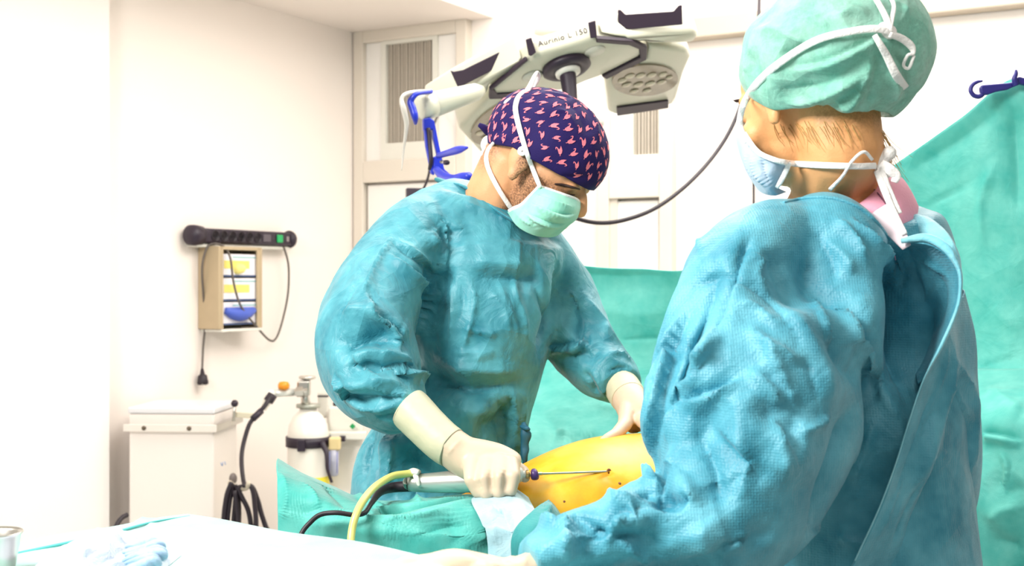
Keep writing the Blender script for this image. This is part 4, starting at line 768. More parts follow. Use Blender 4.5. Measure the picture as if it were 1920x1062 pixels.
sculpt(me, [
  # back valley under the open panel, sleeve seam, elbow and forearm bunching
  ([(1672, 450), (1700, 520), (1714, 600), (1716, 680), (1695, 790)], -0.075, 0.026, 'g'),
  ([(1585, 530), (1620, 600), (1640, 680), (1640, 720)], 0.020, 0.022, 'g'),
  ([(1555, 590), (1575, 660), (1640, 720), (1700, 830)], -0.020, 0.020, 'g'),
  ([(1640, 700), (1680, 790), (1690, 900)], 0.016, 0.020, 'g'),
  ([(1640, 720), (1610, 800), (1580, 880), (1550, 960), (1500, 1040)], -0.030, 0.025, 'g'),
  ([(1360, 470), (1330, 540), (1300, 620), (1265, 720), (1245, 830)], -0.022, 0.016, 'g'),
  ([(1300, 470), (1275, 560), (1240, 680), (1222, 800), (1220, 880)], 0.012, 0.014, 'g'),
  ([(1400, 460), (1380, 520), (1350, 610), (1310, 700), (1275, 770)], 0.016, 0.018, 'g'),
  ([(1290, 770), (1330, 800), (1400, 860), (1440, 920)], -0.018, 0.026, 'g'),
  ([(1330, 730), (1400, 780), (1470, 850), (1480, 930)], 0.018, 0.030, 'g'),
  ([(1420, 740), (1460, 800), (1510, 830)], -0.014, 0.018, 'g'),
  ([(1440, 560), (1500, 620), (1545, 700), (1560, 790)], 0.016, 0.022, 'g'),
  ([(1440, 460), (1470, 520), (1500, 600)], -0.016, 0.022, 'g'),
  ([(1260, 830), (1270, 900), (1300, 960)], 0.020, 0.020, 'g'), ([(1225, 870), (1245, 920), (1240, 960)], -0.022, 0.014, 'g'),
  ([(1190, 935), (1225, 915), (1250, 935), (1290, 940)], -0.016, 0.012, 'g'), ([(1160, 930), (1185, 960), (1200, 1000)], 0.016, 0.012, 'g'),
  ([(1060, 960), (1110, 990), (1150, 1000)], -0.014, 0.010, 'g'), ([(1140, 990), (1190, 1010), (1260, 1030)], -0.012, 0.014, 'g'), ([(1060, 1000), (1064, 1060)], 0.012, 0.012, 'g'), ([(1095, 1000), (1110, 1050)], -0.012, 0.012, 'g'),
  ([(1325, 1020), (1400, 1010), (1470, 1000)], -0.010, 0.012, 'g'), ([(1300, 980), (1330, 1040)], 0.014, 0.016, 'g')])
sculpt(me, [
  ([(1278, 555), (1320, 530), (1365, 517), (1400, 530), (1450, 570), (1490, 620), (1505, 670)], -0.005, 0.0045, 's'),      # armhole seam
  ([(1505, 670), (1520, 700), (1535, 760)], -0.004, 0.004, 's'),
  ([(1410, 430), (1395, 470), (1370, 520), (1350, 580), (1338, 640)], -0.009, 0.008, 's'), ([(1400, 470), (1425, 490), (1420, 520), (1450, 560)], 0.006, 0.006, 's'),
  ([(1345, 600), (1320, 660), (1290, 720), (1262, 770)], 0.008, 0.008, 's'), ([(1310, 600), (1285, 650), (1262, 680)], 0.006, 0.006, 's'), ([(1330, 670), (1300, 700), (1270, 740)], -0.007, 0.006, 's'),
  ([(1290, 690), (1325, 660), (1355, 620)], 0.005, 0.005, 's'), ([(1260, 760), (1300, 745), (1350, 735), (1390, 705)], 0.008, 0.008, 'f'), ([(1330, 735), (1290, 750), (1255, 770), (1240, 830)], -0.008, 0.007, 's'),
  ([(1395, 600), (1430, 640), (1480, 670), (1500, 690)], 0.007, 0.007, 's'), ([(1400, 690), (1440, 730), (1470, 770)], 0.007, 0.007, 's'), ([(1380, 560), (1420, 580), (1470, 620)], 0.005, 0.006, 's'), ([(1430, 690), (1460, 720), (1490, 745)], -0.006, 0.006, 's'),
  ([(1440, 770), (1470, 850), (1480, 900)], 0.007, 0.008, 's'), ([(1330, 790), (1400, 840), (1430, 900)], 0.005, 0.008, 's'), ([(1490, 820), (1530, 800), (1560, 770)], 0.006, 0.007, 's'),
  ([(1300, 380 + 40), (1310, 450), (1315, 480)], 0.004, 0.005, 's'), ([(1280, 590), (1262, 660), (1245, 740)], 0.005, 0.006, 's'), ([(1240, 640), (1225, 720), (1215, 800)], -0.006, 0.006, 's'),
  ([(1560, 400), (1600, 450), (1630, 500)], 0.007, 0.008, 's'), ([(1590, 400), (1640, 450), (1680, 500), (1690, 560)], 0.008, 0.009, 'f'), ([(1520, 420), (1555, 480), (1570, 540)], -0.006, 0.010, 's'), ([(1530, 440), (1580, 480), (1600, 520)], 0.006, 0.010, 's'),
  ([(1500, 540), (1540, 600), (1550, 660)], 0.006, 0.009, 's'), ([(1610, 620), (1640, 690), (1660, 750), (1690, 800)], 0.008, 0.007, 's'), ([(1560, 1000), (1610, 1020), (1680, 1010)], 0.005, 0.008, 's'), ([(1650, 760), (1620, 850), (1590, 920)], 0.005, 0.010, 's'),
  ([(1195, 900), (1215, 890), (1235, 900), (1236, 930)], 0.010, 0.008, 'f'), ([(1060, 955), (1090, 975), (1120, 998), (1145, 1000)], -0.009, 0.005, 's'), ([(1145, 1000), (1150, 975), (1170, 965), (1200, 985)], 0.010, 0.007, 'f'), ([(1195, 970), (1205, 935), (1225, 920)], -0.009, 0.005, 's'),
  ([(1150, 1010), (1200, 1040), (1230, 1050)], 0.007, 0.008, 's'), ([(1060, 960), (1062, 1000), (1058, 1060)], 0.008, 0.006, 's'), ([(1010, 985), (1035, 975), (1060, 985)], 0.008, 0.008, 'f'), ([(1325, 1005), (1370, 1008), (1410, 998)], 0.006, 0.006, 's'), ([(1340, 1040), (1370, 1030), (1400, 1020)], 0.005, 0.006, 's'),
  ([(1235, 935), (1260, 945), (1300, 935)], -0.010, 0.007, 's'), ([(1180, 940), (1150, 930), (1110, 925)], 0.006, 0.008, 's'),
  ([(1300, 560), (1262, 660), (1232, 770), (1218, 880)], 0.009, 0.012, 'f'), ([(1330, 560), (1300, 650), (1262, 760), (1250, 850)], 0.009, 0.012, 's'), ([(1430, 620), (1460, 700), (1500, 780)], 0.008, 0.012, 's'), ([(1560, 560), (1600, 640), (1640, 700)], 0.010, 0.012, 's'),
  ([(1380, 760), (1400, 860), (1390, 950)], 0.007, 0.014, 's'), ([(1300, 800), (1340, 880), (1350, 960)], -0.008, 0.014, 's')], 1.35)
NG = link('gown', me, GOWN2, NS); NGT = bvh(me)
# open back: the inside of the right-hand panel at the top, its outside turned to the viewer below
hem = [(1700, 452, 1.515), (1752, 462, 1.495), (1788, 492, 1.482), (1800, 530, 1.475), (1793, 580, 1.472), (1768, 640, 1.470), (1742, 690, 1.470)]
val = [(1668, 452, 1.55), (1688, 505, 1.575), (1698, 560, 1.595), (1706, 610, 1.605), (1712, 650, 1.60), (1716, 690, 1.575), (1722, 720, 1.53)]
me = patch([[v, tuple(np.array(v) * .55 + np.array(h_) * .45 + np.array([4, 0, .018])), h_] for v, h_ in zip(val, hem)], 90, 50); face_eye(me)
sculpt(me, [([(1725, 480), (1745, 540), (1745, 620)], 0.008, 0.012, 'g'), ([(1760, 500), (1770, 560), (1755, 630)], -0.006, 0.010, 'g'), ([(1735, 600), (1750, 560), (1775, 520)], 0.004, 0.005, 's'), ([(1700, 470), (1740, 490), (1780, 520)], 0.005, 0.006, 's')])
solid(link('back_panel', me, GOWN2, NS), 0.002)
h2 = [(1742, 690, 1.470), (1728, 722, 1.468), (1705, 790, 1.465), (1680, 870, 1.462), (1648, 955, 1.46), (1604, 1050, 1.46), (1560, 1150, 1.46), (1500, 1330, 1.47)]
o2 = [(1806, 545, 1.60), (1826, 630, 1.62), (1834, 720, 1.63), (1838, 830, 1.64), (1834, 910, 1.64), (1815, 1000, 1.64), (1795, 1080, 1.64), (1790, 1330, 1.65)]
me = patch([[h_, tuple(np.array(h_) * .62 + np.array(o_) * .38 - np.array([0, 0, .022])), tuple(np.array(h_) * .3 + np.array(o_) * .7 - np.array([0, 0, .02])), o_, (o_[0] - 20, o_[1] + 5, o_[2] + .09)] for h_, o_ in zip(h2, o2)], 150, 100); face_eye(me)
crumple(me, 0.0030, 34, 5, 6)
sculpt(me, [([(1790, 600), (1775, 700), (1750, 800), (1720, 900), (1690, 1000)], 0.014, 0.012, 'g'), ([(1760, 700), (1735, 790), (1700, 890), (1660, 1000)], -0.010, 0.010, 'g'), ([(1800, 680), (1790, 780), (1790, 880), (1780, 980)], -0.014, 0.016, 'g'), ([(1820, 700), (1820, 800), (1815, 920)], 0.012, 0.014, 'g'), ([(1770, 850), (1740, 930), (1700, 1030)], -0.012, 0.014, 'g')])
sculpt(me, [([(1780, 640), (1760, 720), (1735, 800)], 0.005, 0.005, 's'), ([(1770, 690), (1745, 770), (1715, 850)], -0.004, 0.004, 's'), ([(1755, 720), (1725, 800), (1700, 870)], 0.004, 0.004, 's'), ([(1785, 720), (1800, 760), (1830, 790)], 0.006, 0.006, 's'), ([(1785, 670), (1810, 710), (1830, 745)], 0.005, 0.006, 's'), ([(1790, 800), (1760, 860), (1720, 940)], 0.005, 0.006, 's'), ([(1800, 880), (1790, 930), (1830, 960)], 0.005, 0.006, 's'), ([(1700, 860), (1670, 940), (1640, 1020)], 0.005, 0.005, 's'), ([(1740, 880), (1700, 960), (1665, 1040)], -0.005, 0.006, 's'), ([(1750, 760), (1748, 850), (1700, 940)], 0.004, 0.005, 's')])
solid(link('back_panel', me, GOWN2, NS), 0.002)
hm = make('panel_hem', limb([(1690, 452, 1.515, 5, .003), (1735, 446, 1.50, 8, .003), (1772, 464, 1.482, 8, .003), (1796, 500, 1.474, 5, .004), (1801, 535, 1.470, 4, .005), (1794, 582, 1.467, 4, .005), (1769, 641, 1.465, 4, .005), (1743, 690, 1.467, 2, .003), (1727, 724, 1.466, 1.4, .002), (1704, 792, 1.463, 1.4, .002), (1679, 872, 1.460, 1.4, .002), (1647, 957, 1.458, 1.4, .002), (1603, 1052, 1.458, 1.4, .002)], n=110, seg=12), cloth('hem_cloth', (108, 190, 208), (150, 214, 224), crease=0.2, cscale=30), NS)
make('collar_fold', limb([(1715, 412, 1.585, 12, .006), (1735, 425, 1.56, 18, .006), (1765, 448, 1.53, 16, .006), (1790, 480, 1.50, 9, .006), (1800, 515, 1.482, 4, .005)], n=36, seg=16), MATS['hem_cloth'], NS)
# --- pink scrub top under the gown, name tape, tag
PINK = mat('pink_cotton', (240, 168, 190), 0.7, var=0.05, vscale=30, bump=0.1, bscale=250)
me = union([limb([(1566, 356, 1.650, 80, .060), (1578, 376, 1.655, 100, .074), (1605, 410, 1.655, 112, .096), (1632, 442, 1.655, 100, .104), (1645, 480, 1.66, 66, .09)], n=24, seg=40)], 0.004, 5)
ST = link('scrub_top', me, PINK, NS); STT = bvh(me)
ribbon('gown_collar', [(1470, 380, 3), (1510, 372, 3.5), (1560, 372, 4), (1610, 390, 4), (1644, 418, 4), (1668, 450, 3)], GOWN2, NG, (NGT, STT), 0.001, 0.002, 40)
ribbon('seam', [(1640, 356, 1.2), (1655, 374, 1.4), (1668, 394, 1.4), (1682, 420, 1.2)], mat('dark_seam', (110, 60, 84), 0.7), ST, (STT,), 0.001, 0.001, 20, 8)
make('adhesive_tab', limb([(1648, 392, 1.55, 17, .0012), (1664, 415, 1.542, 18, .0012), (1684, 440, 1.532, 15, .0012), (1700, 464, 1.518, 9, .0012)], n=18, seg=14), mat('white_tab', (250, 226, 232), 0.6, var=0.02), NS)
# --- bouffant cap over hair
HAIR = mat('blond_hair', (150, 112, 62), 0.5, var=0.3, vscale=90)
link('hair', dome(NM, (0, -.016, .040), (.080, .104, .090), lambda y: .03 if y > 0 else .03 + 1.05 * y, 60, 34), HAIR, NS)
rg = random.Random(9); pleat = [(rg.uniform(0, 6.28), rg.randint(5, 13), rg.uniform(.3, 1)) for _ in range(6)]
puff = lambda k, ph: 1 + (0.020 * sum(w * math.sin(f * ph + p) for p, f, w in pleat) / 2.2) * min(1, k * 1.4) + (-.05 * max(0, (k - .86) / .14))
me = dome(NM, (0, -.042, .034), (.106, .130, .102), lambda y: -.020 + .74 * y if y > 0 else -.020 + .36 * y, 200, 100, puff)
BOUF = cloth('bouffant_cloth', (134, 214, 192), (190, 236, 220), rough=0.6, crease=0.3, cscale=18, dots=0.08, see=0.5, tr=0.25)
crumple(me, 0.0050, 40, 31, 7)
sculpt(me, [([(1400, 60), (1450, 56), (1520, 80), (1590, 70)], 0.0073, 0.008, 's'), ([(1390, 80), (1415, 130), (1440, 170)], -0.0073, 0.010, 'g'), ([(1420, 60), (1400, 110), (1400, 150)], 0.0055, 0.006, 's'),
  ([(1470, 130), (1540, 120), (1610, 90), (1650, 66)], 0.0073, 0.007, 'f'), ([(1440, 170), (1500, 170), (1570, 150), (1630, 100)], -0.0083, 0.010, 'g'), ([(1450, 190), (1520, 190), (1590, 160), (1640, 120)], 0.0073, 0.008, 's'), ([(1500, 190), (1550, 205), (1600, 180), (1640, 150)], -0.0073, 0.008, 'g'),
  ([(1560, 190), (1590, 200), (1625, 150), (1640, 90)], 0.0091, 0.008, 's'), ([(1608, 190), (1630, 190), (1645, 130), (1650, 80)], -0.0091, 0.010, 'g'), ([(1660, 190), (1680, 170), (1665, 100)], 0.0073, 0.008, 's'), ([(1700, 190), (1700, 140), (1670, 80)], -0.0064, 0.008, 's'), ([(1560, 40), (1600, 20), (1640, 30)], 0.0055, 0.008, 's'), ([(1660, 60), (1690, 30), (1700, 0)], 0.0055, 0.008, 's'), ([(1450, 110), (1500, 90), (1560, 84)], -0.0055, 0.008, 's'), ([(1470, 20), (1520, 30), (1560, 60)], 0.0046, 0.007, 's')])
NC = solid(link('bouffant_cap', me, BOUF, NS), 0.0008); NCT = bvh(me)
# loose blond hair at the nape
hs = []; rh = random.Random(4)
for i in range(70):
    a0 = (rh.uniform(1570, 1650), rh.uniform(232, 246), 1.57 + rh.uniform(-.01, .02)); L2 = rh.uniform(.4, 1.0)
    b0 = (a0[0] + (1690 - a0[0]) * L2 * .6 + rh.uniform(-8, 10), a0[1] + 45 * L2 + rh.uniform(-8, 12), a0[2] - .005); c0 = (b0[0] + rh.uniform(5, 40) * L2, b0[1] + rh.uniform(20, 70) * L2, b0[2])
    hs.append(tube([P(*a0), P(*b0), P(*c0)], [.0005, .0004, .0002], n=8, seg=4))
for i in range(40):
    a0 = (rh.uniform(1450, 1600), 225 + rh.uniform(0, 18)); h = cast(NBT, *a0)
    if not h: continue
    q = [(a0[0] + 22 * t + rh.uniform(-6, 6) * t, a0[1] + 40 * t + rh.uniform(-8, 8) * t) for t in (0, .5, 1)]; hh_ = [cast(NBT, *p) for p in q]
    if all(hh_): hs.append(tube([k[0] + k[1] * .001 for k in hh_], [.0004, .0003, .0001], n=7, seg=4))
tag(make('loose_hair', join(*hs), mat('loose_hair', (196, 158, 96), 0.45, var=0.3, vscale=100), NBd), kind='stuff')
# --- mask and its ties
PALE = cloth('pale_mask', (164, 190, 213), (200, 217, 232), crease=0.15, cscale=22, dots=0.1, dscale=600, tr=0.1)
mk = [[(1482, 303, 1.585), (1455, 296, 1.578), (1425, 284, 1.590), (1402, 266, 1.612), (1388, 236, 1.645), (1388, 228, 1.68), (1410, 230, 1.74)],
      [(1476, 318, 1.588), (1448, 312, 1.580), (1418, 302, 1.592), (1396, 286, 1.618), (1382, 262, 1.655), (1386, 255, 1.69), (1412, 262, 1.75)],
      [(1468, 334, 1.592), (1440, 330, 1.584), (1414, 322, 1.598), (1396, 306, 1.625), (1389, 292, 1.66), (1396, 286, 1.70), (1420, 290, 1.755)],
      [(1458, 350, 1.598), (1440, 350, 1.592), (1420, 343, 1.606), (1405, 330, 1.632), (1400, 318, 1.665), (1408, 312, 1.70), (1430, 315, 1.755)],
      [(1474, 360, 1.61), (1455, 366, 1.603), (1436, 364, 1.615), (1422, 356, 1.64), (1418, 346, 1.67), (1426, 340, 1.70), (1446, 340, 1.75)]]
me = patch(mk, 80, 90); face_eye(me)
sculpt(me, [([(1412, 290), (1416, 320), (1436, 352)], 0.005, 0.005, 's'), ([(1430, 292), (1432, 322), (1448, 350)], -0.004, 0.005, 's'), ([(1400, 280), (1402, 310), (1420, 345)], 0.003, 0.004, 's'), ([(1395, 262), (1430, 290), (1470, 300)], 0.003, 0.004, 's')])
NMk = solid(link('face_mask', me, PALE, NS), 0.0016); NMT = bvh(me)
ribbon('mask_tie', [(1400, 268, 5, 1.600), (1388, 238, 6, 1.606), (1389, 215, 6, 1.600), (1398, 188, 6.5, 1.582), (1425, 150, 7), (1470, 112, 7), (1530, 76, 7), (1590, 60, 7), (1640, 54, 7), (1668, 60, 6)], TIE, NMk, (NCT, NBT), 0.004, 0.0012, 90)
ribbon('mask_tie', [(1395, 250, 5, 1.603), (1420, 284, 5, 1.584), (1450, 299, 5, 1.572), (1480, 306, 5.5, 1.574), (1520, 309, 6), (1570, 311, 6), (1610, 312, 6), (1642, 311, 6)], TIE, NMk, (NBT,), 0.003, 0.0012, 70)
ribbon('mask_edge', [(1480, 304, 5, 1.580), (1474, 320, 5, 1.583), (1464, 340, 5, 1.588), (1456, 352, 4, 1.594)], TIE, NMk, (), 0.001, 0.0012, 24)
kq = cast(NCT, 1666, 60)[0]
make('tie_knot', union([ball(kq, .010, .007, .009), ball(kq + Vector((-.005, 0, .005)), .008, .007, .007)], 0.002, 3), TIE, NMk)
for rows in ([(1668, 60, 6), (1664, 40, 6), (1655, 20, 5.5), (1640, -6, 5)], [(1668, 60, 4), (1672, 36, 4.5), (1676, 12, 4), (1670, -6, 4)],
             [(1668, 64, 6), (1690, 72, 7), (1708, 86, 7), (1712, 100, 4), (1702, 104, 3), (1694, 122, 3), (1704, 128, 3), (1714, 104, 3)], [(1640, 66, 5), (1660, 100, 7), (1680, 140, 8), (1698, 165, 7)]):
    ribbon('tie_tail', rows, TIE, NMk, (NCT,), 0.004, 0.0012, 36)
kn = P(1648, 306, 1.56)
make('tie_knot', union([ball(kn, .013, .008, .014), ball(kn + Vector((.012, -.003, .012)), .009, .007, .009), ball(kn + Vector((.006, -.003, -.012)), .009, .007, .008)], 0.002, 3), TIE, NMk)
for rows in ([(1636, 300, 3), (1620, 285, 3), (1598, 302, 3), (1580, 330, 3), (1556, 356, 4)], [(1645, 305, 7, 1.555), (1636, 280, 6, 1.553), (1632, 262, 5, 1.555)],
             [(1650, 308, 8, 1.552), (1658, 340, 8, 1.548), (1670, 370, 8, 1.545), (1684, 402, 8, 1.54)], [(1652, 306, 8, 1.552), (1668, 318, 10, 1.545), (1680, 330, 9, 1.545), (1676, 342, 6, 1.546)], [(1644, 320, 6, 1.552), (1656, 350, 7, 1.547), (1672, 390, 6, 1.541), (1696, 440, 6, 1.525)]):
    ribbon('tie_tail', rows, TIE, NMk, (NBT, STT), 0.004, 0.0012, 36)
ribbon('eyebrow', [(1383, 150, 2), (1382, 160, 3), (1386, 170, 2)], mat('brown_brow', (120, 84, 50), 0.6), NBd, (NBT,), 0.0006, 0.003, 14)
for k in range(4):
    hx = next((cast(NBT, x_, 187 + k)[0] for x_ in range(1372, 1430) if cast(NBT, x_, 187 + k)), None)
    if hx: make('eyelash', tube([hx + Vector((.002, 0, 0)), hx + Vector((-.003, 0, -.0004 * k)), hx + Vector((-.007 - .0005 * k, 0, .0012 * k - .001))], [.0007, .0006, .0002], n=8, seg=5), DARK, NBd)
# --- gloved hand resting on the instrument table
hn = [limb([(1030, 1048, 1.335, 34, .030), (995, 1070, 1.325, 34, .030), (950, 1078, 1.312, 31, .030), (905, 1074, 1.30, 35, .033), (850, 1067, 1.29, 37, .034), (800, 1078, 1.28, 36, .028)], n=34, seg=28)]
for k, (x1, y1, x2, y2, x3, y3) in enumerate(((760, 1066, 715, 1084, 690, 1100), (766, 1082, 715, 1108, 685, 1128), (778, 1098, 730, 1132, 705, 1152), (795, 1112, 758, 1146, 738, 1164))):
    d = 1.285 - .018 * k; hn += chain([P(820, 1062 + 13 * k, d + .004), P(x1, y1, d), P(x2, y2, d - .005), P(x3, y3, d - .01)], [.014, .0115, .010, .008])
hn += chain([P(900, 1085, 1.27), P(850, 1125, 1.25), P(805, 1150, 1.235), P(780, 1165, 1.228)], [.017, .0125, .011, .0085])
me = glove(hn, 0.0026); sculpt(me, [([(1000, 1035), (985, 1050), (985, 1062)], 0.003, 0.004, 's'), ([(965, 1040), (950, 1055)], 0.002, 0.004, 's'), ([(880, 1038), (930, 1048), (960, 1056)], -0.002, 0.006, 's')])
link('glove', me, GLOVE, NS)
# ============================================================ patient, drapes, table, instruments
PT = empty('person', P(1150, 960, 2.15), 'draped patient lying on the operating table, flank stained orange with antiseptic', 'person')
pb_ = [limb([(640, 1010, 1.99, 45, .06), (760, 1005, 2.01, 52, .075), (880, 992, 2.03, 66, .10), (960, 974, 2.06, 86, .13), (1040, 962, 2.09, 112, .155), (1120, 950, 2.13, 128, .165), (1200, 942, 2.17, 128, .165), (1290, 935, 2.22, 118, .16), (1400, 925, 2.30, 105, .15), (1480, 915, 2.38, 70, .10)], n=70, seg=44),
       limb([(570, 1020, 1.98, 30, .04), (600, 1015, 1.985, 38, .05), (660, 1008, 1.99, 46, .06)], n=20, seg=26)]
pb_ += chain([P(1470, 915, 2.38), P(1520, 905, 2.45), P(1570, 895, 2.50)], [.06, .055, .09])
me = union(pb_, 0.005, 8, 0.5)
sculpt(me, [([(1142, 885), (1143, 886), (1144, 887), (1145, 887)], -0.006, 0.012, 'g')])
m, nt, b = nodes('iodine_skin'); N, L = nt.nodes.new, nt.links.new; tc = N('ShaderNodeTexCoord')
nz = N('ShaderNodeTexNoise'); nz.inputs['Scale'].default_value = 9; nz.inputs['Detail'].default_value = 6; nz.inputs['Roughness'].default_value = 0.6; L(tc.outputs['Object'], nz.inputs['Vector'])
rp = N('ShaderNodeValToRGB'); rp.color_ramp.elements[0].position = 0.32; rp.color_ramp.elements[1].position = 0.66
rp.color_ramp.elements[0].color = rgb(232, 146, 24); rp.color_ramp.elements[1].color = rgb(248, 206, 84); e = rp.color_ramp.elements.new(0.48); e.color = rgb(244, 178, 34)
L(nz.outputs['Fac'], rp.inputs[0]); L(rp.outputs[0], b.inputs['Base Color']); b.inputs['Roughness'].default_value = 0.4
PB = link('body', me, m, PT); PBT = bvh(me)
for px, py, r in ((1142, 884, .0042), (1162, 907, .0028), (1058, 941, .0022)):
    h = cast(PBT, px, py)
    if h: make('skin_mark', lathe(h[0] - h[1] * .0005, h[1], [(0, r), (.0008, r * .8), (.001, .0005)], 12), mat('dark_skin_mark', (120, 64, 30), 0.5), PB)
# operating table under the drapes
OT = empty('operating_table', (P(1000, 1000, 2.1).x, 2.1, 0), 'padded operating table hidden under the green drapes', 'operating table')
ax = (P(1350, 930, 2.25) - P(600, 990, 1.95)); ax.z = 0; ax.normalize(); ay = Vector((-ax.y, ax.x, 0)); oc = (P(1350, 930, 2.25) + P(520, 990, 1.95)) / 2; oc.z = 0; oc -= ay * 0.05
make('mattress', bevel(box(oc + UP * 0.815 + ax * 0.1, ax * 0.62, ay * 0.13, UP * 0.035), 0.015, 3), mat('black_pad', (40, 38, 44), 0.5), OT)
make('table_top', bevel(box(oc + UP * 0.762 + ax * 0.1, ax * 0.62, ay * 0.135, UP * 0.015), 0.004), STEEL, OT, False)
make('column', bevel(box(oc + UP * 0.42 + ax * 0.1, ax * 0.12, ay * 0.1, UP * 0.32), 0.01), STEEL, OT, False)
make('base', bevel(box(oc + UP * 0.05 + ax * 0.1, ax * 0.4, ay * 0.12, UP * 0.05), 0.015, 3), WHITE, OT, False)
# drape over the legs
rows = [[(521, 862, 2.06), (560, 884, 2.09), (610, 905, 2.12), (665, 930, 2.15), (730, 945, 2.15), (800, 940, 2.14), (880, 930, 2.13), (950, 918, 2.12)],
        [(519, 866, 1.98), (560, 888, 1.99), (610, 908, 2.0), (665, 934, 2.0), (730, 940, 1.985), (800, 936, 1.99), (880, 932, 1.99), (930, 934, 1.99)],
        [(520, 900, 1.925), (560, 915, 1.915), (610, 930, 1.91), (665, 950, 1.905), (730, 948, 1.89), (800, 945, 1.89), (870, 950, 1.89), (905, 965, 1.90)],
        [(521, 950, 1.90), (560, 955, 1.885), (610, 962, 1.875), (665, 985, 1.865), (730, 990, 1.85), (800, 990, 1.845), (870, 995, 1.845), (912, 1000, 1.86)],
        [(522, 1010, 1.895), (560, 1015, 1.88), (610, 1020, 1.87), (665, 1030, 1.86), (730, 1040, 1.845), (800, 1045, 1.84), (870, 1050, 1.84), (918, 1050, 1.85)],
        [(524, 1300, 1.90), (560, 1305, 1.89), (610, 1310, 1.88), (665, 1320, 1.875), (730, 1330, 1.86), (800, 1335, 1.86), (870, 1340, 1.86), (930, 1340, 1.86)]]
me = patch(rows, 160, 220); face_eye(me); crumple(me, 0.0030, 24, 8, 6)
sculpt(me, [([(640, 915), (680, 935), (720, 950), (760, 965)], -0.012, 0.012, 'g'), ([(600, 900), (640, 935), (660, 960)], -0.010, 0.014, 'g'), ([(680, 950), (750, 948), (830, 940), (900, 930)], -0.020, 0.014, 'g'), ([(690, 930), (760, 930), (850, 928)], 0.014, 0.016, 'g'),
            ([(740, 985), (800, 965), (870, 948), (905, 945)], 0.012, 0.016, 'g'), ([(560, 990), (620, 980), (700, 990), (780, 1000)], 0.012, 0.018, 'g'), ([(540, 970), (600, 955), (660, 965)], -0.010, 0.016, 'g'), ([(880, 950), (895, 985), (912, 1025)], 0.010, 0.010, 'g'), ([(840, 960), (850, 1000), (870, 1030)], -0.008, 0.016, 'g')])
sculpt(me, [([(625, 905), (660, 925), (700, 945), (740, 950)], 0.009, 0.008, 'f'), ([(660, 962), (740, 955), (820, 945), (905, 928)], 0.010, 0.009, 'f'), ([(570, 975), (640, 965), (700, 975), (760, 968)], 0.006, 0.007, 's'), ([(700, 985), (770, 970), (850, 952)], 0.006, 0.007, 's'), ([(525, 880), (540, 930), (530, 980)], 0.004, 0.008, 's'), ([(780, 930), (784, 940), (795, 952)], 0.007, 0.007, 's'), ([(560, 900), (590, 930), (600, 960)], 0.004, 0.008, 's'), ([(770, 1010), (830, 990), (890, 985)], -0.005, 0.008, 's')])
tag(solid(link('leg_drape', me, DRAPE), 0.002), 'green drape covering the patient\'s legs, its corner standing up at left', 'drape')
# pale paper drape strip at the edge of the skin
rows = [[(900, 930, 1.96), (930, 920, 1.955), (960, 915, 1.97), (985, 925, 1.99)], [(884, 940, 1.885), (915, 940, 1.88), (965, 935, 1.89), (1000, 950, 1.905)], [(905, 985, 1.835), (935, 985, 1.825), (985, 985, 1.82), (1020, 985, 1.83)], [(915, 1030, 1.82), (945, 1030, 1.81), (990, 1030, 1.80), (1030, 1030, 1.81)], [(915, 1300, 1.82), (950, 1300, 1.81), (1000, 1300, 1.80), (1050, 1300, 1.81)]]
me = patch(rows, 110, 70); face_eye(me); crumple(me, 0.0025, 40, 2, 6)
sculpt(me, [([(935, 945), (955, 985), (965, 1030)], -0.008, 0.009, 'g'), ([(905, 940), (925, 985), (935, 1030)], 0.006, 0.009, 'g'), ([(970, 945), (975, 985), (985, 1030)], 0.006, 0.010, 'g'), ([(945, 940), (962, 975), (970, 1010)], 0.004, 0.004, 's'), ([(915, 950), (930, 960), (960, 950)], 0.004, 0.005, 's')])
tag(solid(link('paper_drape', me, PAPER), 0.0018), 'pale blue paper strip hanging from the edge of the orange skin', 'drape')
# small dark-green folded drape corner in front of the skin
rows = [[(1028, 938, 1.86), (1040, 950, 1.86), (1052, 968, 1.85), (1060, 985, 1.86)], [(1000, 958, 1.80), (1025, 975, 1.775), (1045, 990, 1.78), (1060, 1000, 1.82)], [(962, 1002, 1.775), (990, 1010, 1.75), (1020, 1022, 1.75), (1055, 1030, 1.79)], [(960, 1080, 1.77), (990, 1085, 1.75), (1020, 1090, 1.75), (1055, 1095, 1.78)], [(960, 1300, 1.77), (990, 1305, 1.75), (1020, 1310, 1.75), (1055, 1315, 1.78)]]
me = patch(rows, 70, 50); face_eye(me); sculpt(me, [([(1032, 942), (1024, 975), (1018, 1000)], 0.010, 0.006, 's'), ([(1040, 955), (1042, 985), (1048, 1005)], -0.006, 0.006, 's')])
tag(solid(link('drape_corner', me, cloth('dark_green_drape', (26, 128, 132), (44, 150, 150), crease=0.2)), 0.002), 'dark green folded drape corner between paper strip and blue sleeve', 'drape')
# near side of the patient: drape falling from the table, behind the sleeve
rows = [[(1040, 990, 1.92), (1150, 965, 1.95), (1300, 950, 1.99), (1450, 940, 2.05)], [(1040, 1010, 1.86), (1150, 1000, 1.88), (1300, 990, 1.92), (1450, 980, 1.98)], [(1045, 1100, 1.85), (1150, 1100, 1.87), (1300, 1090, 1.91), (1450, 1080, 1.97)], [(1045, 1350, 1.85), (1150, 1350, 1.87), (1300, 1340, 1.91), (1450, 1330, 1.97)]]
me = patch(rows, 60, 60); face_eye(me); tag(solid(link('side_drape', me, DRAPE), 0.002), 'green drape falling down the table side behind the blue sleeve', 'drape')
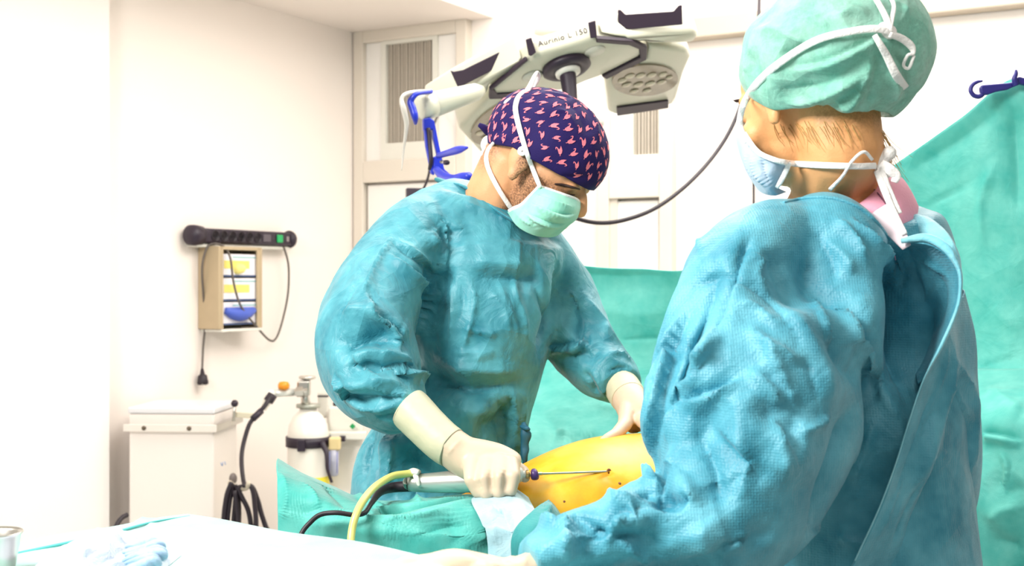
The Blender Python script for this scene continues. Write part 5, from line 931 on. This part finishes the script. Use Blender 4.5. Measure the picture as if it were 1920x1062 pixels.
# anaesthesia screen: drape hung from the stand at right down to the patient
top = [(960, 480, 3.02), (1065, 494, 3.0), (1120, 503, 2.99), (1200, 506, 2.97), (1290, 506, 2.94), (1420, 470, 2.85), (1560, 392, 2.75), (1690, 300, 2.66), (1800, 222, 2.58), (1904, 146, 2.51), (1990, 190, 2.48), (2060, 240, 2.47), (2140, 300, 2.46)]
x0s = [960, 1065, 1120, 1200, 1290, 1420, 1560, 1690, 1800, 1900, 1980, 2055, 2140]
rows = [top, [(x * .6 + t[0] * .4, t[1] * .6 + 600 * .4 + 6, t[2] + .02) for t, x in zip(top, x0s)], [(x, 640 if x < 1400 else 660, t[2] + .01) for t, x in zip(top, x0s)], [(x, 700, t[2] - .06) for t, x in zip(top, x0s)], [(x, 770, t[2] - .22) for t, x in zip(top, x0s)],
        [(x, 850, t[2] - .40 if x < 1500 else t[2] - .25) for t, x in zip(top, x0s)], [(x, 940, t[2] - .46 if x < 1500 else t[2] - .28) for t, x in zip(top, x0s)], [(x, 1060, t[2] - .45 if x < 1500 else t[2] - .28) for t, x in zip(top, x0s)], [(x, 1250, t[2] - .43 if x < 1500 else t[2] - .27) for t, x in zip(top, x0s)]]
me = patch(rows, 200, 300); face_eye(me); crumple(me, 0.0045, 14, 21, 6)
sculpt(me, [([(1065, 512), (1150, 522), (1280, 518)], -0.014, 0.020, 'g'), ([(1080, 560), (1180, 590), (1290, 575)], 0.010, 0.035, 'g'), ([(1150, 640), (1220, 635), (1300, 633)], -0.004, 0.006, 's'), ([(1030, 735), (1100, 750), (1180, 790), (1210, 810)], 0.016, 0.025, 'g'), ([(1000, 720), (1080, 700), (1140, 720)], 0.012, 0.02, 'g'), ([(1050, 800), (1080, 830), (1120, 810)], -0.014, 0.018, 'g'), ([(1000, 760), (1040, 800), (1020, 860)], -0.012, 0.016, 'g'), ([(1045, 798), (1060, 815), (1050, 860)], 0.010, 0.010, 's'),
            ([(1690, 330), (1800, 262), (1890, 190)], -0.014, 0.018, 'g'), ([(1895, 180), (1905, 300), (1908, 420)], -0.020, 0.020, 'g'), ([(1725, 395), (1780, 365), (1850, 325)], -0.005, 0.006, 's'), ([(1825, 690), (1870, 680), (1925, 665)], -0.005, 0.006, 's'), ([(1840, 815), (1870, 818), (1920, 830)], 0.012, 0.010, 'f'), ([(1850, 990), (1880, 960), (1925, 950)], 0.012, 0.014, 'g'), ([(1850, 1010), (1890, 1020), (1925, 1030)], -0.012, 0.012, 'g'), ([(1860, 880), (1890, 920), (1925, 900)], -0.012, 0.02, 'g'), ([(1850, 720), (1890, 760), (1925, 770)], 0.010, 0.02, 'g')])
sculpt(me, [([(1875, 290), (1840, 380), (1850, 480)], 0.006, 0.012, 's'), ([(1120, 760), (1160, 770), (1200, 800)], 0.005, 0.007, 's'), ([(1010, 790), (1050, 770), (1100, 775)], 0.005, 0.008, 's'), ([(1860, 560), (1890, 600), (1925, 610)], 0.006, 0.012, 's'), ([(1870, 840), (1890, 880), (1880, 950)], 0.008, 0.008, 's')])
tag(solid(link('screen_drape', me, DRAPE), 0.002), 'large green screen drape hung up at right and running behind both people', 'drape')
# stand with navy hooks that carries the screen
IV = empty('drip_stand', (P(1916, 160, 2.60).x, 2.60, 0), 'stand with navy blue hooks holding up the green screen drape', 'stand')
HK = mat('navy_plastic', (44, 40, 120), 0.4, var=0.06)
pv_ = P(1916, 160, 2.60); make('pole', cyl(Vector((pv_.x, pv_.y, 0.05)), pv_, 0.012), STEEL, IV)
make('hook_arm', bevel(slab([(1838, 164), (1842, 159), (1892, 155), (1908, 152), (1908, 160), (1890, 168), (1868, 172), (1852, 178), (1840, 176)], P(1870, 160, 2.49), Vector((0, 1, 0)), 0.012), 0.003), HK, IV, False)
make('hook', tube([P(1844, 166, 2.496), P(1843, 175, 2.496), P(1836, 181, 2.496), P(1826, 179, 2.496), P(1820, 170, 2.496), P(1823, 160, 2.496), P(1832, 154, 2.496), P(1842, 152, 2.496)], [.0052, .0052, .0048, .0045, .0042, .004, .0036, .002], n=40), HK, IV)
make('hook', tube([P(1905, 160, 2.485), P(1902, 148, 2.482), P(1905, 138, 2.482), P(1905, 131, 2.482)], [.006, .005, .004, .002], n=20), HK, IV)
make('hook_arm', bevel(slab([(1906, 146), (1912, 143), (1940, 152), (1960, 160), (1958, 170), (1925, 160), (1908, 156)], P(1920, 160, 2.485), Vector((0, 1, 0)), 0.012), 0.003), HK, IV, False)
make('foot', join(*[cyl(Vector((pv_.x, pv_.y, 0.06)), Vector((pv_.x + .28 * math.cos(a), pv_.y + .28 * math.sin(a), 0.02)), 0.014, 0.012, 12) for a in [k * math.tau / 5 for k in range(5)]]), STEEL, IV)
# ------------------------------------------------------------ handpiece with cannula, cable and tubing
HP = empty('power_handpiece', P(880, 905, 1.96), 'silver liposuction handpiece with long cannula in the surgeon\'s gloved hand', 'handpiece')
SILV = mat('satin_silver', (216, 214, 208), 0.3, metal=0.75, var=0.03)
make('barrel', limb([(771, 906, 1.972, 14, .013), (776, 906, 1.971, 16.5, .0155), (800, 906, 1.968, 18, .0165), (850, 904, 1.962, 21, .019), (890, 902, 1.957, 21, .019), (930, 897, 1.953, 19, .017), (968, 892, 1.95, 16, .0145), (976, 891, 1.95, 12, .011)], n=50, seg=28), SILV, HP)
make('end_collar', limb([(766, 907, 1.973, 12, .0115), (768, 907, 1.973, 14.5, .0135), (790, 906, 1.97, 17.5, .0162), (793, 906, 1.97, 17, .016)], n=16, seg=26), mat('grey_collar_metal', (170, 176, 166), 0.3, metal=0.8), HP)
make('button', ball(P(886, 921, 1.94), .0048, .004, .0048), BLACK, HP)
make('tube_clip', join(limb([(768, 888, 1.966, 7, .010), (776, 886, 1.964, 8, .0105), (786, 889, 1.962, 7, .010)], n=10, seg=16), limb([(778, 890, 1.958, 5, .003), (782, 900, 1.952, 5, .003), (786, 912, 1.952, 3, .003)], n=10, seg=12)), PLASTIC, HP)
make('nose_cone', limb([(968, 891, 1.95, 14, .0132), (978, 890, 1.95, 13, .0125), (981, 890, 1.95, 7, .0065), (990, 890, 1.95, 7, .0065)], n=16, seg=22), PLASTIC, HP)
make('chuck', limb([(986, 890, 1.95, 8, .0075), (992, 890, 1.95, 8, .0075), (993, 890, 1.95, 5, .005), (998, 890, 1.95, 5, .005)], n=14, seg=18), mat('brass', (206, 168, 110), 0.3, metal=0.8), HP)
make('grip_ring', union([limb([(995, 890, 1.95, 7, .0065), (998, 890, 1.95, 11, .010), (1006, 890, 1.95, 11, .010), (1010, 889, 1.95, 6, .0055)], n=12, seg=14)], 0.002, 1), mat('violet_plastic', (78, 50, 110), 0.35), HP)
tip = cast(PBT, 1140, 885)[0]; dtip = tip.y
make('cannula', limb([(1006, 889.5, 1.95, 3.6, .0032), (1016, 889, 1.955, 3.4, .003), (1018, 889, 1.956, 2.4, .0021), (1080, 887, (1.953 + dtip) / 2, 2.2, .002), (1141, 884.6, dtip, 2.0, .0018)], n=40, seg=14), mat('cannula_steel', (214, 190, 160), 0.2, metal=1.0), HP)
tag(make('power_cable', tube([P(772, 912, 1.975), P(735, 915, 1.97), P(712, 924, 1.925), P(696, 945, 1.87), P(684, 962, 1.845), P(664, 966, 1.835), P(630, 962, 1.83), P(600, 966, 1.835), P(580, 982, 1.835), P(566, 1000, 1.83), P(555, 1030, 1.82), P(545, 1120, 1.80), P(560, 1350, 1.80)], [.0085, .0078, .006, .0038, .0036, .0036, .0036, .0036, .0036, .0036, .0036, .0036, .0036], n=110, seg=10), RUBBER), 'black power cable curving from the silver handpiece', 'cable')
tag(make('suction_tube', tube([P(780, 887, 1.962), P(762, 889, 1.955), P(735, 894, 1.93), P(705, 912, 1.88), P(682, 938, 1.84), P(668, 965, 1.82), P(660, 995, 1.81), P(658, 1030, 1.80), P(662, 1110, 1.79), P(665, 1350, 1.79)], .0056, n=80, seg=12), mat('yellow_tubing', (232, 222, 128), 0.3, var=0.04, spec=0.6)), 'pale yellow suction tube curving down from the handpiece', 'tube')
# ------------------------------------------------------------ instrument table with its cover, bowl and swabs
ZT = ZC - 0.32; T1 = Vector((-0.447, 1.757, ZT)); TA = Vector((0.7926, -0.6098, 0)).normalized(); TB_ = Vector((-0.6098, -0.7926, 0)).normalized()
TA2, TB2 = 0.80, 0.58
IT = empty('instrument_table', T1 + TA * .4 + TB_ * .29 - UP * ZT, 'instrument table under a pale sterile cover in the lower left foreground', 'table')
def tt(a, b_, z): return T1 + TA * a + TB_ * b_ + UP * z
make('table_plate', bevel(box(tt(TA2 / 2, TB2 / 2, -0.016), TA * (TA2 / 2 - .006), TB_ * (TB2 / 2 - .006), UP * 0.010), 0.004), STEEL, IT, False)
for a in (.04, TA2 - .04):
    for b_ in (.04, TB2 - .04): make('leg', cyl(tt(a, b_, -0.02), tt(a, b_, -ZT + .002), 0.012), STEEL, IT)
n1, n2 = 150, 110; V, Fc = [], []
for i in range(n1):
    for j in range(n2):
        a, b_ = (i / (n1 - 1)) * (TA2 + .5) - .25, (j / (n2 - 1)) * (TB2 + .5) - .25
        oa = max(0, -a, a - TA2); ob = max(0, -b_, b_ - TB2); dr = max(oa, ob); ca, cb2 = min(max(a, -.004), TA2 + .004), min(max(b_, -.004), TB2 + .004)
        z = .0016 * math.sin(a * 23 + b_ * 11) + .001 * math.sin(b_ * 41 - a * 17)
        if dr > .004:
            w_ = .008 + .012 * math.sin((a + b_) * 34) * min(1, dr * 6); z -= dr - .004
            if a < 0: ca = -.004 - w_ * .8
            if a > TA2: ca = TA2 + .004 + w_ * .8
            if b_ < 0: cb2 = -.004 - w_ * .8
            if b_ > TB2: cb2 = TB2 + .004 + w_ * .8
        V.append(tt(ca, cb2, z + .002)); Fc += [(i * n2 + j, (i + 1) * n2 + j, (i + 1) * n2 + j + 1, i * n2 + j + 1)] if i < n1 - 1 and j < n2 - 1 else []
me = newmesh(V, Fc); c_ = getno(me)
if c_[:, 2].mean() < 0: me.flip_normals(); me.update()
sculpt(me, [([(25, 1040), (100, 1022), (200, 1002), (280, 980), (355, 968)], 0.007, 0.007, 'f'), ([(260, 980), (290, 990), (310, 996)], 0.003, 0.005, 's'), ([(470, 1032), (500, 1020), (560, 1005)], 0.003, 0.005, 's'), ([(240, 992), (270, 984), (300, 982)], 0.003, 0.004, 's'), ([(430, 1036), (480, 1032), (540, 1040)], -0.002, 0.006, 's')])
solid(link('table_cover', me, cloth('pale_cover', (142, 186, 182), (164, 204, 200), crease=0.12, cscale=8), IT), 0.0016)
CTR = bvh(me)
ribbon('cover_fold_shade', [(22, 1040, 2.5), (100, 1024, 3), (200, 1003, 3), (280, 981, 2), (355, 968, 1)], mat('teal_fold_shade', (96, 194, 190), 0.6), IT, (CTR,), 0.004, 0.0012, 50, 8)  # teal strip: shading of the see-through double fold, put into colour
# steel bowl
bw = P(-14, 1060, 1.40); bw.z = ZT + .004
BW = empty('steel_bowl', bw, 'stainless steel bowl with brown liquid at the left edge', 'bowl')
zr_ = P(-14, 1000, 1.40).z - ZT - .004
make('bowl', lathe(bw, UP, [(0, .0005), (.001, .021), (.004, .0235), (zr_ * .5, .0265), (zr_ * .94, .0295), (zr_, .032), (zr_ + .0015, .0315), (zr_ * .95, .0285), (zr_ * .5, .0255), (.006, .0225), (.005, .0005)], 40), STEEL, BW)
make('liquid', lathe(bw + UP * (zr_ * .62), UP, [(0, .0265), (.0004, .0005)], 36), mat('brown_liquid', (120, 66, 20), 0.1, spec=0.8), BW)
# swab: a crumpled pile of thick gauze
sb = []
rr_ = random.Random(12)
me = None; n1, n2 = 120, 90; V, Fc = [], []
c1_, c2_ = tt(.06, .40, 0), None
o_ = P(188, 1040, 1.41); o_.z = ZT + .004
for i in range(n1):
    for j in range(n2):
        u, v = i / (n1 - 1) * 2 - 1, j / (n2 - 1) * 2 - 1; r_ = min(1, (abs(u) ** 2.6 + abs(v) ** 2.6) ** (1 / 2.6)); hgt = .034 * (1 - r_ ** 2.5)
        hgt *= .8 + .35 * abs(math.sin(u * 9 + 2.2 * math.sin(v * 4) + 1)) * (.3 + .7 * (u > -.1)) + .2 * abs(math.sin(v * 12 + u * 5))
        V.append(o_ + Vector((u * .070, v * .055 + u * .02, hgt))); Fc += [(i * n2 + j, (i + 1) * n2 + j, (i + 1) * n2 + j + 1, i * n2 + j + 1)] if i < n1 - 1 and j < n2 - 1 else []
me = newmesh(V, Fc); crumple(me, .0009, 120, 4, 6)
GZ = empty('gauze_swab', o_, 'crumpled white and pale blue gauze swab on the table cover', 'gauze')
link('gauze_pile', me, cloth('gauze', (186, 196, 218), (214, 220, 232), crease=0.3, cscale=40, dots=0.5, dscale=700), GZ)
GB = cloth('blue_gauze', (150, 184, 220), (182, 208, 232), crease=0.25, cscale=50, dots=0.5, dscale=700)
for k in range(9):
    y0 = 1018 + k * 5.2; x0 = 235 + 6 * math.sin(k * 2.1); L3 = 72 - 4 * abs(k - 3)
    make('gauze_fold', tube([P(x0, y0 + 8, 1.375 - .004 * k), P(x0 + L3 * .4, y0 + 2 + 3 * math.sin(k), 1.37 - .004 * k), P(x0 + L3 * .8, y0 - 3, 1.365 - .004 * k), P(x0 + L3, y0 + 3, 1.368 - .004 * k), P(x0 + L3 * .95, y0 + 12, 1.372 - .004 * k)], [.002, .0042, .0048, .0044, .002], n=26, seg=10), GB, GZ)
